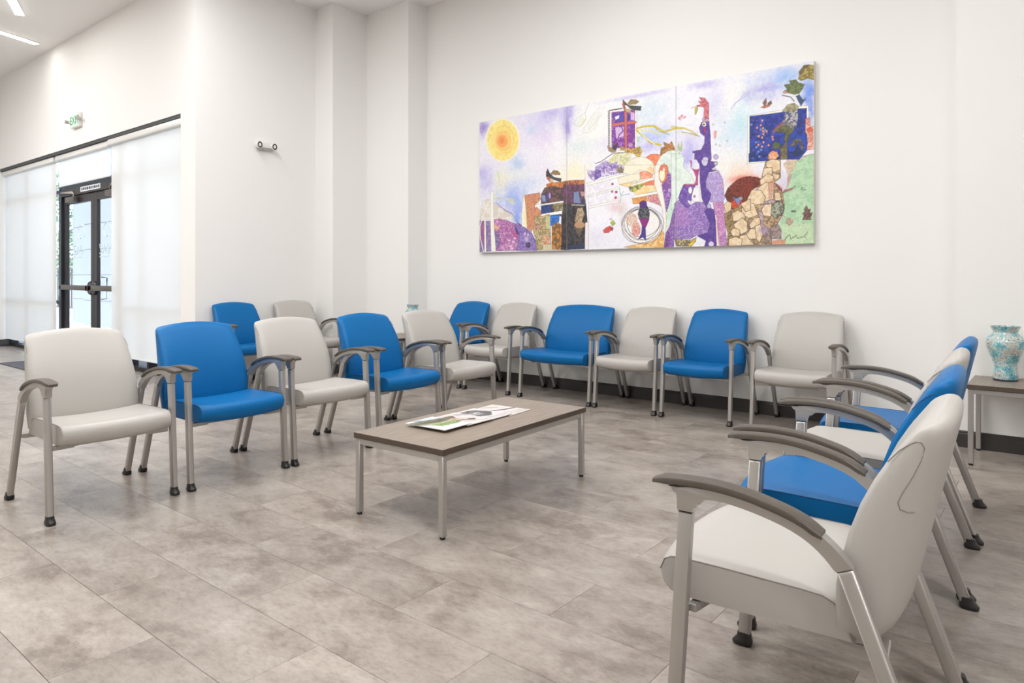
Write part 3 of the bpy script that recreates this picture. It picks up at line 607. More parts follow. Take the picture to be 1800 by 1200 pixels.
#ART#
ART = [('b','e9e2f2',[614,1206,780,511],0.7),
('b','c9c4ee',[973,1389,281,184],0.75),
('b','a99be0',[1000,1477,128,64],0.6),
('b','9c8cd8',[1196,1289,50,118],0.7),
('b','8f78cc',[52,1449,80,84],0.8),
('b','b9d8ee',[760,1332,72,44],0.6),
('b','e4cfee',[930,1203,173,107],0.6),
('b','f6f2f2',[1103,1105,126,175],0.6),
('b','8fb6e4',[558,993,102,88],0.6),
('b','b9a8e6',[41,931,81,76],0.7),
('b','f2f0f4',[751,1081,222,108],0.5),
('b','b8b4e6',[93,831,128,147],0.6),
('b','8ea8ea',[480,616,180,190],0.75),
('b','7f9ce8',[571,406,69,157],0.8),
('b','e8ece8',[561,862,197,86],0.7),
('b','c8c0ee',[409,478,122,80],0.6),
('b','bcd0f0',[758,759,162,69],0.5),
('b','f4ecc0',[347,833,113,112],0.5),
('b','f6f0da',[1115,789,108,59],0.6),
('b','f4f3ee',[1542,1277,516,385],0.85),
('b','9f90d8',[1227,1463,76,126],0.6),
('b','8f80cc',[1217,1290,38,126],0.6),
('b','dcd2ea',[1685,1068,121,83],0.5),
('b','c4dbe6',[2220,1329,203,137],0.6),
('b','a8b8ea',[2220,1083,203,94],0.75),
('b','b4a8e0',[2164,988,96,66],0.6),
('b','cfe0de',[1387,1080,155,86],0.5),
('b','f8f0b8',[1312,853,148,110],0.5),
('b','b9aee2',[2058,1493,319,19],0.6),
('b','f6eccb',[1303,795,148,71],0.7),
('b','f4f2f6',[1632,330,226,229],0.8),
('b','dcd6ea',[1587,140,142,92],0.5),
('b','f0eef6',[2636,1368,317,295],0.8),
('b','f6f4ee',[2982,1327,185,142],0.8),
('b','c6e0ee',[3025,1022,163,177],0.7),
('b','b8b0e6',[2589,953,101,89],0.75),
('b','c4c4ea',[2819,1288,90,145],0.5),
('b','b0a6e0',[2728,1485,121,36],0.6),
('b','9d94d8',[3111,1313,63,63],0.5),
('b','f2efe6',[2938,726,159,143],0.8),
('b','f0d8b6',[3054,665,120,85],0.5),
('b','9a94de',[2557,831,79,82],0.6),
('b','b8c8f0',[3361,1405,208,109],0.75),
('b','9a8cd8',[3260,1357,108,44],0.55),
('b','a4a0e0',[3268,1275,114,37],0.45),
('b','8ab4ec',[3452,1432,97,79],0.6),
('b','6a8ee6',[3623,1260,54,127],0.85),
('b','7d90dc',[3644,1116,33,119],0.8),
('b','d4ecf0',[3090,1199,82,149],0.6),
('b','bfe4ea',[3075,1097,68,90],0.6),
('b','eef0f2',[3268,1216,142,59],0.6),
('b','f6d4c0',[3102,640,119,56],0.6),
('b','e08a9c',[3431,500,46,75],0.6),
('p','fbf3c6',[595,1245,581,1164,537,1096,471,1049,388,1029,299,1038,214,1076,144,1140,98,1220,82,1308,98,1392,144,1461,214,1507,299,1524,388,1512,471,1471,537,1408,581,1329],0.7,None),
('p','f9e68c',[572,1244,559,1168,521,1104,461,1059,388,1040,309,1048,234,1083,172,1142,131,1218,117,1300,131,1379,172,1444,234,1487,309,1505,388,1493,461,1456,521,1397,559,1323],0.9,('f6dc78',40,0.5)),
('p','f8dc86',[530,1245,520,1188,490,1139,445,1105,389,1091,328,1097,271,1124,224,1169,193,1226,182,1288,193,1347,224,1397,271,1430,328,1443,389,1435,445,1406,490,1362,520,1306],0.7,None),
('p','f6c878',[469,1249,462,1210,442,1176,411,1153,374,1144,334,1148,295,1167,264,1197,244,1236,237,1278,244,1318,264,1351,295,1374,334,1383,374,1378,411,1359,442,1329,462,1290],0.8,None),
('p','f5a661',[416,1252,412,1228,398,1209,378,1195,353,1190,326,1193,300,1205,280,1223,266,1246,261,1271,266,1295,280,1314,300,1328,326,1333,353,1329,378,1318,398,1299,412,1277],0.9,None),
('p','f08c4c',[373,1265,371,1252,364,1242,354,1235,341,1232,328,1233,315,1239,305,1249,298,1261,295,1274,298,1287,305,1297,315,1304,328,1307,341,1305,354,1299,364,1290,371,1278],0.7,None),
('l','f0b84c',[261,1421,378,1435,483,1354,511,1233,445,1130,329,1128],6,0.5),
('p','e8e2d8',[6,387,17,501,49,606,125,625,210,587,284,534,439,461,500,370,336,379,210,393],0.9,('dccfc0',60,0.5)),
('p','9a86b4',[-5,384,77,379,163,375,173,30,-5,22],0.95,('7f6a9c',20,0.5)),
('p','b0608e',[11,370,71,376,77,73,39,132,11,223],0.7,('96508c',15,0.5)),
('p','a5639e',[210,385,295,393,409,367,521,326,581,296,601,232,551,30,242,29,305,132,284,229,213,272],1,('dcaccc',11,0.52)),
('p','7b6298',[216,268,274,237,310,164,295,84,242,45,226,134],1,('9484b0',14,0.5)),
('p','7d64a8',[515,326,581,327,680,268,758,210,806,132,825,20,546,26,571,178,521,267],1,('a08cc4',10,0.52)),
('p','533c86',[521,298,561,249,581,202,541,219],0.9,None),
('p','b85a8e',[439,302,521,235,576,186,561,151,490,205],0.85,None),
('p','c9a8dc',[680,206,678,198,675,191,670,186,663,183,657,184,650,187,645,192,641,199,640,207,641,215,645,222,650,227,657,230,663,229,670,226,675,221,678,214],1,None),
('p','d8c0e4',[719,196,718,191,715,186,711,182,707,180,702,180,697,182,693,186,690,192,689,198,690,203,693,208,697,212,702,214,707,214,711,211,715,208,718,202],1,None),
('p','c0acd0',[714,150,712,140,707,130,699,124,690,120,679,121,670,125,662,132,657,141,655,152,657,163,662,172,670,179,679,182,690,181,699,177,707,170,712,161],1,None),
('p','4a3c4c',[738,84,737,74,731,66,724,60,714,57,704,58,694,61,687,67,681,76,680,85,681,94,687,102,694,108,704,111,714,111,724,107,731,101,737,93],1,None),
('p','7c6c76',[718,88,717,84,715,80,711,77,707,76,702,76,697,78,694,81,691,84,690,89,691,93,694,97,697,99,702,101,707,101,711,99,715,96,717,92],1,None),
('p','ecd4ea',[462,143,460,139,457,136,451,133,443,132,435,133,428,134,422,137,418,140,417,144,418,148,422,151,428,153,435,154,443,154,451,153,457,150,460,146],0.8,None),
('p','ecd4ea',[523,125,521,121,517,118,511,116,504,115,496,115,489,116,483,119,479,122,478,126,479,130,483,133,489,136,496,137,504,136,511,135,517,132,521,129],0.8,None),
('p','ecd4ea',[482,79,481,75,477,72,471,69,464,68,456,69,449,70,443,73,439,76,437,80,439,84,443,87,449,89,456,90,464,90,471,89,477,86,481,83],0.8,None),
('p','ecd4ea',[543,164,541,160,537,157,532,154,524,153,517,154,509,155,504,158,500,161,498,165,500,169,504,172,509,174,517,175,524,175,532,174,537,171,541,167],0.8,None),
('p','ecd4ea',[502,55,501,51,497,48,491,45,484,44,476,44,469,46,463,48,459,52,458,56,459,59,463,63,469,65,476,66,484,66,491,64,497,62,501,58],0.8,None),
('l','3c3458',[253,576,378,480,480,442,561,336,660,269,758,210,816,108],5,0.7),
('p','f2efe4',[166,703,208,708,213,425,221,271,237,134,244,29,181,26,170,217,163,460],1,None),
('p','f2ede2',[71,433,93,432,101,20,73,20],1,None),
('l','f4eee6',[157,607,93,513,39,402,6,321,11,190,60,25],9,1),
('l','eee6cc',[208,603,221,635,263,736,305,813],7,0.9),
('l','d8dca0',[216,619,253,721,295,814,284,887],9,0.6),
('l','c8c888',[221,626,357,625,480,592,521,566],9,0.6),
('p','cfe0a8',[253,938,284,927,305,837,263,881],0.6,None),
('p','dcdcb0',[378,623,500,607,521,542,460,546],0.6,None),
('p','e8b060',[221,344,253,318,284,301,316,315,284,277,242,271,213,296],0.7,('f6dc9c',10,0.5)),
('p','f6efd4',[655,697,630,528,611,404,620,294,699,267,689,353,670,525],0.95,None),
('p','f2e0a0',[660,510,689,353,709,267,680,276,650,402],0.6,None),
('p','d99a6c',[655,631,863,646,878,573,796,509,878,450,882,381,796,386,787,271,748,226,694,267,680,462],1,('c07c68',14,0.5)),
('p','b86c3c',[948,727,1004,738,1106,737,1178,738,1214,742,1214,631,1041,697,958,689],1,('d89050',18,0.55)),
('p','4e4248',[882,626,930,691,1032,702,1133,675,1214,661,1214,16,1138,24,1147,375,882,412],1,('7a5450',24,0.5)),
('p','8a9cc0',[887,614,934,614,948,545,901,541],0.9,None),
('p','5a4a74',[1014,590,1011,574,1005,561,995,552,983,547,970,548,958,554,948,565,941,579,939,595,941,611,948,624,958,633,970,638,983,637,995,630,1005,620,1011,605],1,None),
('p','b49cd4',[1010,601,1009,590,1007,580,1003,573,998,569,993,570,988,574,984,582,981,592,980,604,981,615,984,625,988,632,993,635,998,635,1003,631,1007,623,1009,613],1,None),
('p','3a5490',[882,504,1004,511,1023,427,882,412],0.95,('2a3c70',16,0.5)),
('p','7c7450',[1028,510,1169,515,1174,437,1060,425],0.9,('a8a084',14,0.5)),
('p','f6f3ea',[796,513,1214,538,1214,520,882,504,801,486],1,None),
('p','f8f6f2',[887,412,1210,438,1214,401,1004,394,882,389],1,None),
('p','2e62b4',[1004,390,1124,391,1115,317,1032,283,1004,277],1,('3c80cc',16,0.55)),
('p','7a5e3c',[1023,276,1087,318,1147,285,1147,24,1023,27],1,('c88440',22,0.5)),
('p','c8b488',[796,394,882,389,995,406,1009,201,1018,21,825,24,806,147,777,225],1,('94825c',12,0.5)),
('p','d4d4a0',[948,385,1000,383,1004,239,948,264],0.7,None),
('p','c87c5c',[1014,125,1010,107,1001,91,986,80,968,74,948,75,930,82,915,94,905,110,901,129,905,147,915,162,930,174,948,179,968,179,986,172,1001,159,1010,143],0.8,('e8c0a0',10,0.5)),
('p','e0a8a0',[892,282,888,266,879,253,863,243,845,238,825,239,806,246,791,256,781,271,777,287,781,302,791,316,806,325,825,330,845,329,863,323,879,312,888,297],0.7,('8c6c54',10,0.5)),
('p','d8d0b0',[911,83,1014,80,1018,21,911,23],0.8,None),
('p','2c262e',[1156,434,1214,401,1214,18,1138,28,1160,180],0.9,('443844',16,0.5)),
('p','b86448',[948,864,967,825,995,792,1023,767,1004,742,958,787],1,None),
('p','4c4c50',[958,871,986,853,1051,794,1147,771,1138,734,1060,763,995,792,967,832],1,None),
('p','8a7858',[1014,843,1041,863,1097,858,1133,824,1124,810,1051,824],1,None),
('p','3c3c44',[952,860,969,894,987,857,991,807,947,811],1,None),
('p','94784c',[1008,834,1051,868,1111,845,1133,815,1069,814],1,None),
('p','e0b890',[990,788,1032,766,1046,734,1004,745],1,None),
('l','c0c4b4',[1488,1509,1451,1429,1387,1392,1331,1369,1303,1325,1359,1286,1414,1302,1451,1351,1442,1423],4,0.8),
('l','c4c8b8',[1614,1443,1542,1392,1488,1331,1433,1276,1405,1218,1479,1208,1560,1244,1596,1316,1632,1372],4,0.8),
('p','dde4d8',[1312,1340,1405,1389,1451,1351,1414,1294,1340,1305],0.5,None),
('p','e0e6da',[1424,1270,1560,1397,1632,1417,1578,1257,1433,1214],0.4,None),
('l','d8c86c',[1377,1284,1451,1351],8,0.7),
('l','b8bca8',[1605,1360,1542,1277,1479,1239],3,0.6),
('p','efe8e4',[1711,1398,1883,1394,2034,1349,2038,966,1720,1003],1,None),
('p','3c3440',[1717,1389,1730,1386,1730,1378,1717,1382],1,None),
('p','3c3440',[1717,1373,1730,1369,1730,1362,1717,1365],1,None),
('p','3c3440',[1717,1356,1730,1353,1730,1345,1717,1348],1,None),
('p','3c3440',[1717,1339,1730,1336,1730,1328,1717,1332],1,None),
('p','3c3440',[1717,1323,1730,1319,1730,1312,1717,1315],1,None),
('p','3c3440',[1717,1306,1730,1303,1730,1295,1717,1298],1,None),
('p','3c3440',[1717,1289,1730,1286,1730,1278,1717,1282],1,None),
('p','3c3440',[1717,1273,1730,1269,1730,1262,1717,1265],1,None),
('p','3c3440',[1717,1256,1730,1253,1730,1245,1717,1248],1,None),
('p','3c3440',[1717,1239,1730,1236,1730,1229,1717,1232],1,None),
('p','3c3440',[1717,1223,1730,1219,1730,1212,1717,1215],1,None),
('p','3c3440',[1717,1206,1730,1203,1730,1195,1717,1198],1,None),
('p','3c3440',[1717,1189,1730,1186,1730,1179,1717,1182],1,None),
('p','3c3440',[1717,1173,1730,1170,1730,1162,1717,1165],1,None),
('p','3c3440',[1717,1156,1730,1153,1730,1145,1717,1148],1,None),
('p','3c3440',[1717,1139,1730,1136,1730,1129,1717,1132],1,None),
('p','3c3440',[1717,1123,1730,1120,1730,1112,1717,1115],1,None),
('p','3c3440',[1717,1106,1730,1103,1730,1095,1717,1098],1,None),
('p','3c3440',[1717,1089,1730,1086,1730,1079,1717,1082],1,None),
('p','3c3440',[1717,1073,1730,1070,1730,1062,1717,1065],1,None),
('p','3c3440',[1717,1056,1730,1053,1730,1045,1717,1048],1,None),
('p','3c3440',[1717,1039,1730,1036,1730,1029,1717,1032],1,None),
('p','4c4048',[1724,1394,1731,1396,1731,1402,1724,1402],1,None),
('p','4c4048',[1735,1394,1742,1396,1742,1402,1735,1402],1,None),
('p','4c4048',[1747,1394,1754,1396,1754,1402,1747,1402],1,None),
('p','4c4048',[1758,1394,1765,1396,1765,1402,1758,1402],1,None),
('p','4c4048',[1769,1394,1776,1396,1776,1402,1769,1402],1,None),
('p','4c4048',[1781,1394,1788,1396,1788,1402,1781,1402],1,None),
('p','4c4048',[1792,1394,1799,1396,1799,1402,1792,1402],1,None),
('p','4c4048',[1803,1394,1810,1396,1810,1402,1803,1402],1,None),
('p','4c4048',[1814,1394,1821,1396,1821,1402,1814,1402],1,None),
('p','4c4048',[1825,1394,1832,1396,1832,1402,1825,1402],1,None),
('p','4c4048',[1836,1394,1843,1396,1843,1402,1836,1402],1,None),
('p','4c4048',[1848,1394,1854,1396,1854,1402,1848,1402],1,None),
('p','4c4048',[1859,1394,1865,1396,1865,1402,1859,1401],1,None),
('p','4c4048',[1870,1394,1877,1396,1877,1402,1870,1401],1,None),
('p','7d3f96',[1753,1376,2013,1360,2013,991,1755,1021],1,('b878c0',20,0.55)),
('p','5d4ca8',[1781,1350,1892,1363,1896,1266,1824,1261,1772,1306],0.95,None),
('p','f0e8f4',[1789,1326,1841,1337,1836,1304,1798,1295],1,None),
('p','4c409c',[1934,1327,1967,1315,1959,1272,1934,1264],1,None),
('p','dcc4e4',[1967,1352,2009,1331,2009,1257,1967,1271],0.8,None),
('p','e8d4ee',[1794,1220,1892,1214,1892,1125,1806,1106],0.8,None),
('l','6c3c94',[1866,1218,1883,1171,1841,1146,1824,1103],10,1),
('p','8c3c92',[1992,1097,1990,1087,1985,1079,1976,1074,1965,1072,1953,1073,1942,1078,1933,1086,1928,1095,1926,1106,1928,1116,1933,1124,1942,1129,1953,1131,1965,1130,1976,1125,1985,1117,1990,1108],0.9,None),
('p','c89ccc',[1992,1023,1991,1016,1987,1011,1980,1007,1972,1005,1963,1006,1955,1010,1948,1015,1944,1022,1942,1029,1944,1036,1948,1042,1955,1046,1963,1047,1972,1046,1980,1043,1987,1037,1991,1031],0.9,None),
('p','903c94',[1977,1151,1976,1146,1973,1142,1970,1139,1966,1138,1961,1138,1957,1141,1953,1145,1951,1149,1950,1154,1951,1159,1953,1164,1957,1166,1961,1168,1966,1167,1970,1165,1973,1161,1976,1156],1,None),
('p','5c2c84',[1755,1233,1789,1228,1789,1048,1755,1052],0.8,('b070c0',10,0.5)),
('p','cf6f60',[1755,1263,1892,1263,2013,1253,2034,1239,2013,1227,1892,1237,1755,1237],1,None),
('p','cf6f60',[1896,1378,1924,1373,1927,1001,1902,1001],1,None),
('p','5c4a38',[1879,1485,1909,1450,1951,1414,2083,1386,2075,1347,1976,1369,1926,1418,1883,1432],1,None),
('p','b4584c',[1873,1441,1892,1460,1917,1374,1900,1362],1,None),
('p','9a8458',[1934,1439,1967,1470,2026,1457,2058,1434,2026,1417,1951,1421],1,None),
('p','c4a878',[1892,1393,1959,1376,1967,1337,1926,1351],1,None),
('p','48504c',[1959,1405,2083,1386,2071,1345,1992,1370],1,None),
('p','a08468',[1702,1050,1737,1031,1789,1002,1806,978,1755,976,1720,995],1,None),
('p','4c4444',[1763,1036,1824,1066,1806,993,1772,1004],1,None),
('p','b09058',[1841,1019,1892,1020,1892,983,1858,987],1,None),
('p','a06a3c',[1892,998,2009,992,2026,931,1909,959],0.9,('d0a050',14,0.5)),
('p','d4b040',[2009,992,2067,1000,2091,946,2067,897,2017,917],0.9,('8c7030',14,0.55)),
('l','544c3c',[1560,886,1632,898,1702,936,1772,967,1909,959],6,1),
('p','e4e0c0',[1685,893,1789,957,1892,961,1992,950,1959,894,1892,782,1806,790,1824,878,1737,857],0.8,('c4c078',18,0.5)),
('p','a898cc',[1560,852,1685,908,1737,865,1824,878,1806,790,1560,813],0.7,('7c5cac',12,0.5)),
('l','d2be48',[2034,1180,2140,1188,2220,1177,2322,1106,2438,1126,2510,1116],18,1),
('l','e4dc8c',[2058,1162,2180,1139,2275,1090],10,1),
('l','c8b838',[2034,1158,2107,1097,2180,1023,2283,989],18,1),
('l','f0ecc8',[2058,1148,2140,1064,2228,1003],8,1),
('l','84905c',[2220,1170,2268,1120,2377,1077],4,1),
('p','b8d0c0',[2026,1093,2075,1102,2058,1038,2034,1048],0.8,None),
('l','cfc478',[2396,1146,2517,1118,2596,1078,2651,1034],14,1),
('l','8c8c60',[2501,1083,2589,1057,2674,1020],5,1),
('l','e0e0a8',[2445,1098,2541,1048,2628,1033],8,0.7),
('p','9c6c3c',[2279,889,2291,959,2330,969,2315,1014,2377,985,2400,1010,2431,943,2431,922,2377,914,2315,892],1,('c08850',14,0.5)),
('p','a8b484',[2453,947,2469,997,2485,943,2501,1001,2509,933,2501,896,2461,916],0.8,None),
('p','ea7c54',[2124,884,2188,913,2252,906,2299,883,2244,813,2220,787],1,('f09068',24,0.5)),
('p','f3ead6',[2232,764,2222,724,2194,691,2150,668,2096,658,2037,663,1982,682,1936,714,1906,753,1896,796,1906,837,1936,871,1982,894,2037,902,2096,896,2150,876,2194,844,2222,806],1,('ece2cc',40,0.5)),
('p','f3ead4',[1892,838,2212,806,2212,719,2140,755,2067,776,1976,733,1892,756],0.95,None),
('p','eeb060',[2140,776,2180,802,2228,761,2212,719],0.5,None),
('p','f4e8d0',[1824,717,1942,736,2067,740,2067,681,1841,648],1,None),
('p','f09070',[2067,754,2148,754,2204,712,2204,691,2075,680],1,('f4b494',22,0.5)),
('p','ec7c58',[2107,648,2220,660,2228,616,2124,621],1,None),
('p','f2ca84',[1841,648,1976,659,2107,648,2124,618,2236,608,2236,558,2026,530,1976,607],0.9,('f6dca8',30,0.5)),
('p','f7f3e6',[1959,631,2212,690,2216,668,1976,615],1,None),
('p','f7f2e4',[1976,504,2001,532,2244,550,2268,530,1992,503],1,None),
('p','e6ece2',[2232,749,2244,820,2291,887,2361,922,2415,923,2476,895,2510,835,2510,723],1,('d8e2d8',40,0.5)),
('p','f4ece0',[2232,804,2299,797,2268,757,2275,670,2291,611,2322,487,2346,292,2350,114,2322,150,2307,366,2260,527,2220,624],1,None),
('p','e77b54',[2291,798,2354,791,2365,747,2346,649,2307,617,2275,663,2268,742],1,None),
('p','f6ecc8',[2333,700,2331,680,2326,662,2318,649,2308,643,2298,644,2288,652,2280,666,2275,685,2273,706,2275,727,2280,745,2288,757,2298,764,2308,763,2318,755,2326,740,2331,721],1,None),
('p','e77b54',[2291,744,2283,773,2322,809,2361,766,2365,737],1,None),
('p','f2ece4',[2303,743,2322,777,2338,739],1,None),
('p','7e57a0',[2361,734,2423,664,2408,552,2377,433,2346,349,2322,487,2299,610,2346,649],1,('b890c8',14,0.5)),
('p','8c54a0',[2374,590,2372,580,2367,572,2360,566,2351,564,2341,564,2332,569,2324,576,2320,585,2318,594,2320,604,2324,612,2332,618,2341,621,2351,620,2360,616,2367,609,2372,600],1,None),
('p','d0b0dc',[2392,553,2391,547,2389,541,2385,537,2380,536,2374,536,2369,539,2365,543,2362,549,2361,555,2362,562,2365,567,2369,571,2374,572,2380,572,2385,569,2389,565,2391,559],0.8,None),
('p','dcebdc',[2377,789,2510,776,2510,565,2453,449,2400,247,2338,150,2354,363,2392,446,2431,663,2361,748],1,('cfe4d0',40,0.5)),
('p','c4e2cc',[2438,663,2506,671,2510,579,2438,415,2369,234,2354,335],0.7,None),
('p','e4ece0',[2396,927,2445,918,2493,875,2517,827,2396,840],1,None),
('p','e2ece2',[2429,890,2501,882,2525,835,2517,761,2596,679,2628,595,2517,597,2469,481,2429,423,2396,365,2396,894],1,('d6e4d8',40,0.5)),
('p','e8e0ea',[1470,679,1806,711,1841,648,1841,491,1488,461],0.7,('f2f0f0',30,0.5)),
('p','f5f1ea',[1460,695,1841,749,1892,748,1892,730,1806,719,1470,671],1,None),
('p','f5f2ea',[1470,570,1841,626,1849,610,1470,555],1,None),
('p','f6f3ec',[1479,457,1832,499,1832,476,1488,438],1,None),
('p','7c58a4',[1460,835,1479,763,1542,711,1632,742,1806,756,1892,793,1892,838,1685,859,1596,806],0.65,('d4c4e4',14,0.5)),
('p','6a4c9c',[1542,773,1578,823,1632,810,1632,749,1569,724],0.9,('8c70b8',14,0.5)),
('p','5c5040',[1806,809,1858,826,1892,793,1883,757,1824,762],0.85,('948868',12,0.5)),
('p','b8406c',[1775,661,1775,658,1773,655,1769,652,1765,652,1761,652,1757,653,1754,656,1752,659,1751,663,1752,667,1754,670,1757,672,1761,673,1765,672,1769,671,1773,668,1775,665],0.9,None),
('p','b8406c',[1769,586,1769,583,1767,581,1764,579,1761,578,1757,578,1754,580,1751,582,1749,585,1749,588,1749,591,1751,593,1754,595,1757,596,1761,596,1764,594,1767,592,1769,589],0.9,None),
('p','b8406c',[1820,579,1819,575,1817,571,1813,569,1809,568,1804,568,1800,570,1796,573,1794,576,1793,581,1794,585,1796,588,1800,591,1804,592,1809,591,1813,589,1817,587,1819,583],0.9,None),
('p','b8406c',[1812,523,1811,519,1808,515,1805,513,1800,512,1795,512,1791,514,1787,517,1785,521,1784,525,1785,529,1787,532,1791,535,1795,536,1800,536,1805,534,1808,531,1811,527],0.9,None),
('l','7cb49c',[1841,611,1858,542,1849,468],5,1),
('l','88b8a8',[1892,584,1858,542,1959,549],4,1),
('p','5c5c54',[1942,618,2026,633,2099,645,2124,632,2058,586,2009,561,1959,572],0.85,('b4b454',14,0.5)),
('p','d8d84c',[2038,580,2036,572,2032,565,2026,560,2017,557,2009,558,2001,562,1994,568,1990,576,1988,584,1990,593,1994,600,2001,605,2009,607,2017,607,2026,603,2032,597,2036,589],0.8,None),
('p','8c5048',[1169,727,1227,742,1303,740,1433,732,1433,635,1227,667],1,('c88048',20,0.55)),
('p','58404c',[1169,704,1433,682,1438,479,1227,493,1169,529],1,('75486c',24,0.5)),
('p','8098c0',[1303,614,1359,618,1387,498,1303,504],0.85,None),
('p','d0a8a4',[1382,616,1433,612,1438,565,1396,568],0.8,None),
('p','3c4068',[1396,521,1442,541,1451,479,1396,482],0.8,None),
('p','2e2c30',[1169,497,1451,479,1470,292,1442,25,1217,20,1169,21],1,('484446',20,0.5)),
('p','d2ba98',[1350,446,1405,450,1433,387,1396,295,1331,298,1312,315],0.85,('a88c6c',16,0.5)),
('p','c89c74',[1438,270,1434,257,1422,246,1405,239,1384,235,1361,236,1340,242,1323,251,1311,263,1307,276,1311,288,1323,299,1340,307,1361,310,1384,309,1405,304,1422,294,1434,283],0.9,None),
('p','70644e',[1312,244,1414,240,1368,148],0.8,None),
('p','2c3a60',[1217,66,1433,76,1433,25,1217,20],0.7,None),
('l','e8e0c4',[1274,486,1433,472],6,1),
('p','ece4e6',[1442,293,1479,299,1479,22,1438,23],1,None),
('l','c4bcb0',[1483,569,1483,24],3,1),
('l','d0b098',[1438,883,1451,494],4,0.8),
('p','cf5850',[1654,206,1694,235,1737,248,1772,217,1720,181,1667,179],1,None),
('p','b02c60',[1737,226,1772,232,1763,194],1,None),
('p','a8bc4c',[1737,279,1772,300,1798,268,1763,243],1,None),
('p','d8a8b0',[1720,310,1755,331,1763,292],0.7,None),
('b','e0b0b8',[1789,427,69,52],0.5),
('b','d0b0a0',[1875,406,51,83],0.4),
('p','e0a458',[1892,33,2058,58,2180,98,2291,187,2322,150,2326,14,1976,17],0.9,('f0cc88',26,0.5)),
('p','e8a44c',[1984,503,2140,514,2156,469,2067,446,1992,451],0.9,('dc7c3c',16,0.5)),
('p','b86c8c',[2148,521,2252,524,2291,410,2220,443,2164,462],0.9,('e89c74',12,0.5)),
('p','f1ede8',[2307,223,2294,167,2257,118,2200,83,2129,65,2053,68,1980,90,1920,130,1880,183,1866,243,1880,301,1920,350,1980,385,2053,400,2129,396,2200,372,2257,331,2294,280],0.9,None),
('l','6c5c60',[2146,399,2197,379,2238,354,2266,323,2281,287,2287,248,2285,207,2272,167,2245,134,2203,111,2153,99,2099,98,2048,108,2000,126,1955,152,1916,183,1889,220,1879,261,1889,304,1915,344,1951,377,1993,400,2040,411,2091,410,2146,399],4,0.75),
('l','3c343c',[1933,167,1912,204,1899,242,1895,280,1905,314,1931,346,1971,371,2019,390,2069,399,2117,397,2164,382,2207,357,2245,325,2271,288,2280,251,2274,216,2255,183,2227,152,2194,126,2153,106,2106,96,2054,97,2004,110,1963,135,1933,167],4,0.75),
('l','6c5c60',[2175,84,2125,69,2070,64,2013,70,1958,88,1913,119,1884,159,1871,206,1871,253,1881,297,1901,334,1934,364,1981,385,2038,398,2096,401,2150,393,2196,374,2237,344,2271,304,2295,258,2303,213,2291,171,2263,135,2222,105,2175,84],4,0.75),
('l','3c343c',[2133,128,2088,123,2042,129,1998,144,1963,170,1940,203,1930,241,1929,278,1936,313,1952,343,1979,367,2018,385,2064,396,2110,399,2153,392,2191,376,2225,350,2254,317,2273,281,2278,244,2267,211,2243,182,2211,158,2174,140,2133,128],4,0.75),
('l','6c5c60',[1876,318,1911,358,1960,392,2015,415,2072,424,2129,418,2187,399,2241,369,2285,332,2312,291,2321,250,2314,207,2297,165,2272,125,2235,91,2187,67,2129,56,2067,60,2010,77,1962,106,1922,143,1890,185,1868,229,1862,274,1876,318],4,0.75),
('p','e0a898',[2075,196,2072,172,2063,150,2050,134,2034,126,2017,126,2001,136,1987,153,1979,175,1976,201,1979,226,1987,248,2001,263,2017,271,2034,271,2050,261,2063,244,2072,222],0.8,('c86c60',10,0.5)),
('p','e8c8b0',[2042,293,2038,271,2027,252,2009,238,1987,231,1964,232,1942,241,1924,256,1913,277,1909,300,1913,323,1924,342,1942,356,1964,363,1987,362,2009,353,2027,337,2038,316],0.7,('b48c7c',9,0.55)),
('p','56307c',[2063,461,2099,477,2136,463,2148,404,2067,409],1,None),
('p','3a3844',[2067,409,2152,411,2172,352,2164,287,2058,300,2046,352],1,('7c7c84',8,0.55)),
('p','8c2c7c',[2058,307,2168,294,2140,230,2124,209,2091,232],1,None),
('p','4c3c8c',[2091,232,2128,216,2132,85,2099,122,2050,102,2083,160],1,None),
('p','7d559c',[2322,14,2338,150,2377,205,2415,360,2431,387,2423,12],1,('b48cc0',9,0.5)),
('p','50286c',[2322,14,2330,93,2369,177,2392,91,2377,13],0.7,('8c5ca4',10,0.5)),
('p','9c78bc',[2431,387,2510,424,2510,73,2431,82],1,('bca4d4',9,0.5)),
('p','6848a0',[2476,483,2510,565,2510,410,2484,426],1,None),
('p','8a68b0',[2429,423,2477,458,2557,385,2636,424,2713,419,2774,386,2834,267,2834,115,2651,121,2581,87,2429,100],1,('b8a0d0',9,0.5)),
('p','a870b4',[2429,408,2557,370,2589,205,2429,212],0.6,('cba8d8',8,0.5)),
('p','e6dcea',[2501,441,2541,431,2549,386,2517,403],0.7,None),
('p','6c4ca0',[2517,589,2636,579,2612,515,2581,384,2549,378,2493,427,2469,473,2485,524],1,('8c70bc',14,0.55)),
('p','f2eef0',[2604,534,2602,523,2599,514,2594,508,2588,504,2581,505,2575,509,2570,516,2567,526,2566,537,2567,547,2570,557,2575,563,2581,566,2588,566,2594,562,2599,554,2602,545],1,None),
('p','e8e0ec',[2557,452,2589,435,2589,398,2565,422],1,None),
('p','f0ecee',[2620,559,2674,562,2682,429,2612,433,2596,472],0.95,None),
('p','a890bc',[2636,476,2635,473,2633,470,2631,468,2628,467,2625,467,2622,468,2619,471,2617,474,2617,477,2617,481,2619,484,2622,486,2625,487,2628,487,2631,485,2633,483,2635,480],1,None),
('p','b43c7c',[2585,813,2600,804,2596,738,2636,720,2671,724,2659,644,2659,577,2517,582,2525,596,2628,587,2643,645,2620,706,2593,746],1,('cc6c94',12,0.55)),
('p','a890c8',[2744,636,2774,677,2857,684,2894,608,2909,435,2894,407,2774,415,2736,564],1,('c8b8dc',8,0.5)),
